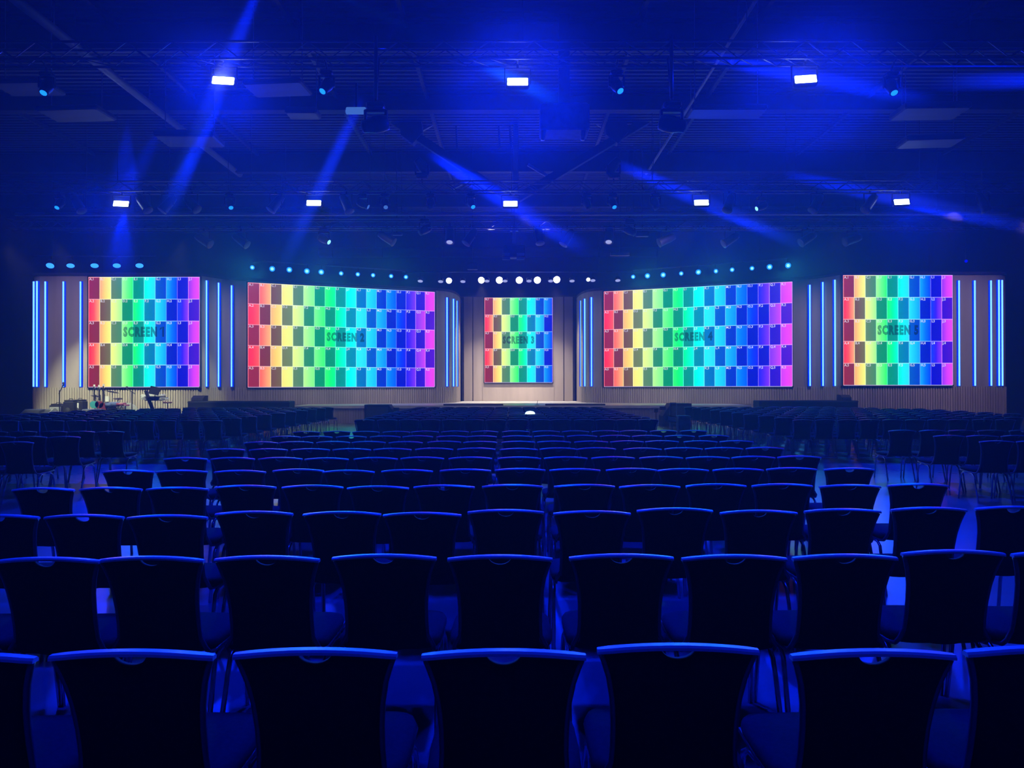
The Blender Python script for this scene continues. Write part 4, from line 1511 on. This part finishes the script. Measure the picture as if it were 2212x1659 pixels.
# front blocks: four rows as single chairs, the rest as one mass
mid = make_mid_chair()
used_mid = [False]
fb, rl, st, ff = backrest_mesh(4, 3, False), rail_mesh(4), seat_mesh(8), far_frame()
mass = {k: MB() for k in ('backrest', 'top_rail', 'seat', 'leg_frame')}
n_ind = 0
for r in range(10):
    Yc = 16.75 + 1.15 * r
    for blk in ('middle', 'screen one', 'screen five'):
        if blk == 'middle':
            xs = [-3.72 + .26 + (7.2 - .52) * i / 13 for i in range(14)]
            Y = Yc
        else:
            s, xe = (-1, -6.70) if blk == 'screen one' else (1, 6.47)
            Y = Yc - .25
            xm = 0.715 * Y + .1
            xs, i = [], 0
            while True:
                x = xe + s * (.26 + .52 * i)
                lim = 14.6 if r < 8 else 14.6 - (r - 7) * 1.1
                if abs(x) + .1 > min(xm, lim):
                    break
                xs.append(x)
                i += 1
        for i, x in enumerate(xs):
            yy = Y + YOFF + random.gauss(0, .02)
            if r < 4:
                if blk == 'middle':
                    k = i + 1
                    e, q = ('screen two', k) if k <= 7 else ('screen four', 15 - k)
                    lab = 'black chair in row %s of the middle front block, %s from its %s side' % (ORD[r + 1], ORD[q], e)
                else:
                    lab = 'black chair in row %s of the front block under %s, %s from the aisle' % (ORD[r + 1], blk, ORD[i + 1])
                put(mid, used_mid, x + random.gauss(0, .01), yy, lab, 'chairs of the front block, %s' % blk)
                n_ind += 1
            else:
                mx = Matrix.Translation((x + random.gauss(0, .01), yy, 0)) @ Matrix.Rotation(random.gauss(0, .02), 4, 'Z')
                for key, src in (('backrest', fb), ('top_rail', rl), ('seat', st), ('leg_frame', ff)):
                    mass[key].add(src.v, src.f, mx)
t = thing('distant_chairs', 'mass of small black chairs in the farther rows of the three front blocks', 'chairs', (0, 21.6, 0))
t['kind'] = 'stuff'
for key, mm in (('backrest', 'back'), ('top_rail', 'rail'), ('seat', 'seat'), ('leg_frame', 'chrome')):
    o = mass[key].build(key, M[mm], t, key in ('seat',))
    o.matrix_parent_inverse = Matrix.Translation((0, -21.6, 0))
    o['kind'] = 'stuff'
print('individual front chairs', n_ind)


# ================================================================== HAZE ADDED FOR LENS STREAKS AND GLOW AROUND THE BARS
def glare(name, a, b, r, power, dens, label, color=BLUE, back=1.2, mid=None, mid_power=0, group='lens streaks built as added haze'):
    """added haze shaped as a lens streak, soft at sides and ends, lit by an added lamp for its beam"""
    a, b = Vector(a), Vector(b)
    d = b - a
    L = d.length
    m = bpy.data.materials.new(name)
    m.use_nodes = True
    nt = m.node_tree
    nt.nodes.clear()
    N = nt.nodes.new
    lk = nt.links.new
    o = N('ShaderNodeOutputMaterial')
    v = N('ShaderNodeVolumeScatter')
    v.inputs['Anisotropy'].default_value = 0.2
    tc = N('ShaderNodeTexCoord')
    mp = N('ShaderNodeMapping')
    mp.inputs['Scale'].default_value = (2, 2, 2)
    mp.inputs['Location'].default_value = (-1, -1, -1)
    ln = N('ShaderNodeVectorMath')
    ln.operation = 'LENGTH'
    sp = N('ShaderNodeSeparateXYZ')
    cb = N('ShaderNodeCombineXYZ')
    lk(tc.outputs['Generated'], mp.inputs['Vector'])
    lk(mp.outputs[0], sp.inputs[0])
    lk(sp.outputs['X'], cb.inputs['X'])
    lk(sp.outputs['Y'], cb.inputs['Y'])
    lk(cb.outputs[0], ln.inputs[0])
    z2 = N('ShaderNodeMath')
    z2.operation = 'ABSOLUTE'
    lk(sp.outputs['Z'], z2.inputs[0])

    def fade(src, p):
        sq = N('ShaderNodeMath')
        sq.operation = 'MULTIPLY'
        lk(src, sq.inputs[0])
        lk(src, sq.inputs[1])
        iv = N('ShaderNodeMath')
        iv.operation = 'SUBTRACT'
        iv.use_clamp = True
        iv.inputs[0].default_value = 1.0
        lk(sq.outputs[0], iv.inputs[1])
        pw = N('ShaderNodeMath')
        pw.operation = 'POWER'
        lk(iv.outputs[0], pw.inputs[0])
        pw.inputs[1].default_value = p
        return pw.outputs[0]

    k1 = N('ShaderNodeMath')
    k1.operation = 'MULTIPLY'
    lk(fade(ln.outputs['Value'], 1.5), k1.inputs[0])
    lk(fade(z2.outputs[0], 1.5), k1.inputs[1])
    k2 = N('ShaderNodeMath')
    k2.operation = 'MULTIPLY'
    k2.inputs[1].default_value = dens
    lk(k1.outputs[0], k2.inputs[0])
    lk(k2.outputs[0], v.inputs['Density'])
    lk(v.outputs[0], o.inputs['Volume'])
    ob = MB().tube([(0, 0, -L / 2), (0, 0, L / 2)], r, 16).build('added_haze', m)
    ob.matrix_world = Matrix.Translation((a + b) / 2) @ frame_to(d)
    tag(ob, label, 'haze', group, 'stuff')
    if power:
        s0 = a - d.normalized() * back
        lamp('added_streak_lamp', 'SPOT', s0, b, power, color, math.degrees(2 * math.atan(r * 1.1 / (L * .5 + back * .8))), .5, .05)  # unseen lamp added to light the streak from its upper end
    if mid is not None:
        mid = Vector(mid)
        lamp('added_streak_lamp', 'SPOT', mid, b, mid_power, color, math.degrees(2 * math.atan(r * 1.5 / (b - mid).length)), .5, .05)  # second added lamp at the bar for the lower half
    return ob


def bar_glow(name, c, rx, rz, dens, label):
    """soft haze added around a bright bar to widen its glow"""
    return glare(name, Vector(c) - Vector((0, 0, rz)), Vector(c) + Vector((0, 0, rz)), rx, 0, dens, label, group='glow in added haze around the bars')


def bar_at(k, i):
    px, py = (BAR1, BAR2)[k][i]
    return at(px, py, (Y1, Y2)[k]) + Vector((0, .25, -.1))


glare('lens_streak_one', at(576, -70, 15.9), at(346, 490, 15.9), .25, 8500, .95, 'long blue lens streak in added haze crossing the light bar above screens one and two', BLUE, .9, bar_at(0, 0), 9000)
glare('lens_streak_two', at(784, 202, 16.1), at(592, 616, 15.9), .19, 36000, .95, 'blue lens streak in added haze falling from the pale panel light over screen two', BLUE, 2.5)
glare('lens_streak_three', at(276, 268, 26.8), at(250, 640, 26.8), .75, 5000, .10, 'wide faint blue lens streak in added haze through the light bar over screen one', BLUE, .3, bar_at(1, 0), 6000)
glare('lens_streak_four', at(352, 265, 26.8), at(222, 515, 26.8), .40, 2500, .18, 'thin faint blue lens streak in added haze slanting to the light bar over screen one', BLUE, .3)
glare('lens_streak_five', at(925, 330, 26.9), at(1280, 550, 26.9), .40, 60000, .55, 'blue lens streak in added haze slanting through the light bar over screen three', BLUE, 2, bar_at(1, 2), 14000)
glare('lens_streak_six', at(1325, 350, 26.9), at(1750, 536, 26.9), .36, 100000, .50, 'blue lens streak in added haze slanting through the light bar over screen four', BLUE, 4, bar_at(1, 3), 11000)
glare('lens_streak_seven', at(1690, 375, 26.9), at(2290, 506, 26.9), .38, 120000, .50, 'blue lens streak in added haze slanting through the light bar over screen five', BLUE, 4, bar_at(1, 4), 14000)
glare('lens_streak_eight', at(1500, 116, 16.3), at(2030, 222, 16.3), .22, 70000, .9, 'blue lens streak in added haze through the light bar above screens four and five', BLUE, 4, bar_at(0, 2), 4000)
glare('lens_streak_nine', at(2330, 172, 16.3), at(2000, 178, 16.1), .24, 26000, .45, 'blue lens streak in added haze entering from the hall side above screen five', BLUE, 4)
glare('lens_streak_ten', at(1035, 134, 16.3), at(1222, 224, 16.1), .20, 26000, .80, 'short pale lens streak in added haze around the middle light bar', (0.0, 0.08, 1.0), 4)
bar_glow('glow_haze_mid', at(1119, 180, Y1 - 1.2), 2.3, 2.1, .05, 'bright blue glow in added haze around the middle bar of the upper truss')
bar_glow('glow_haze_end', at(1740, 185, Y1 - 1.2), 2.6, 1.8, .04, 'bright blue glow in added haze around the upper bar above screens four and five')
bar_glow('glow_haze_start', at(500, 170, Y1 - 1.2), 2.0, 1.8, .022, 'blue glow in added haze around the upper bar above screens one and two')
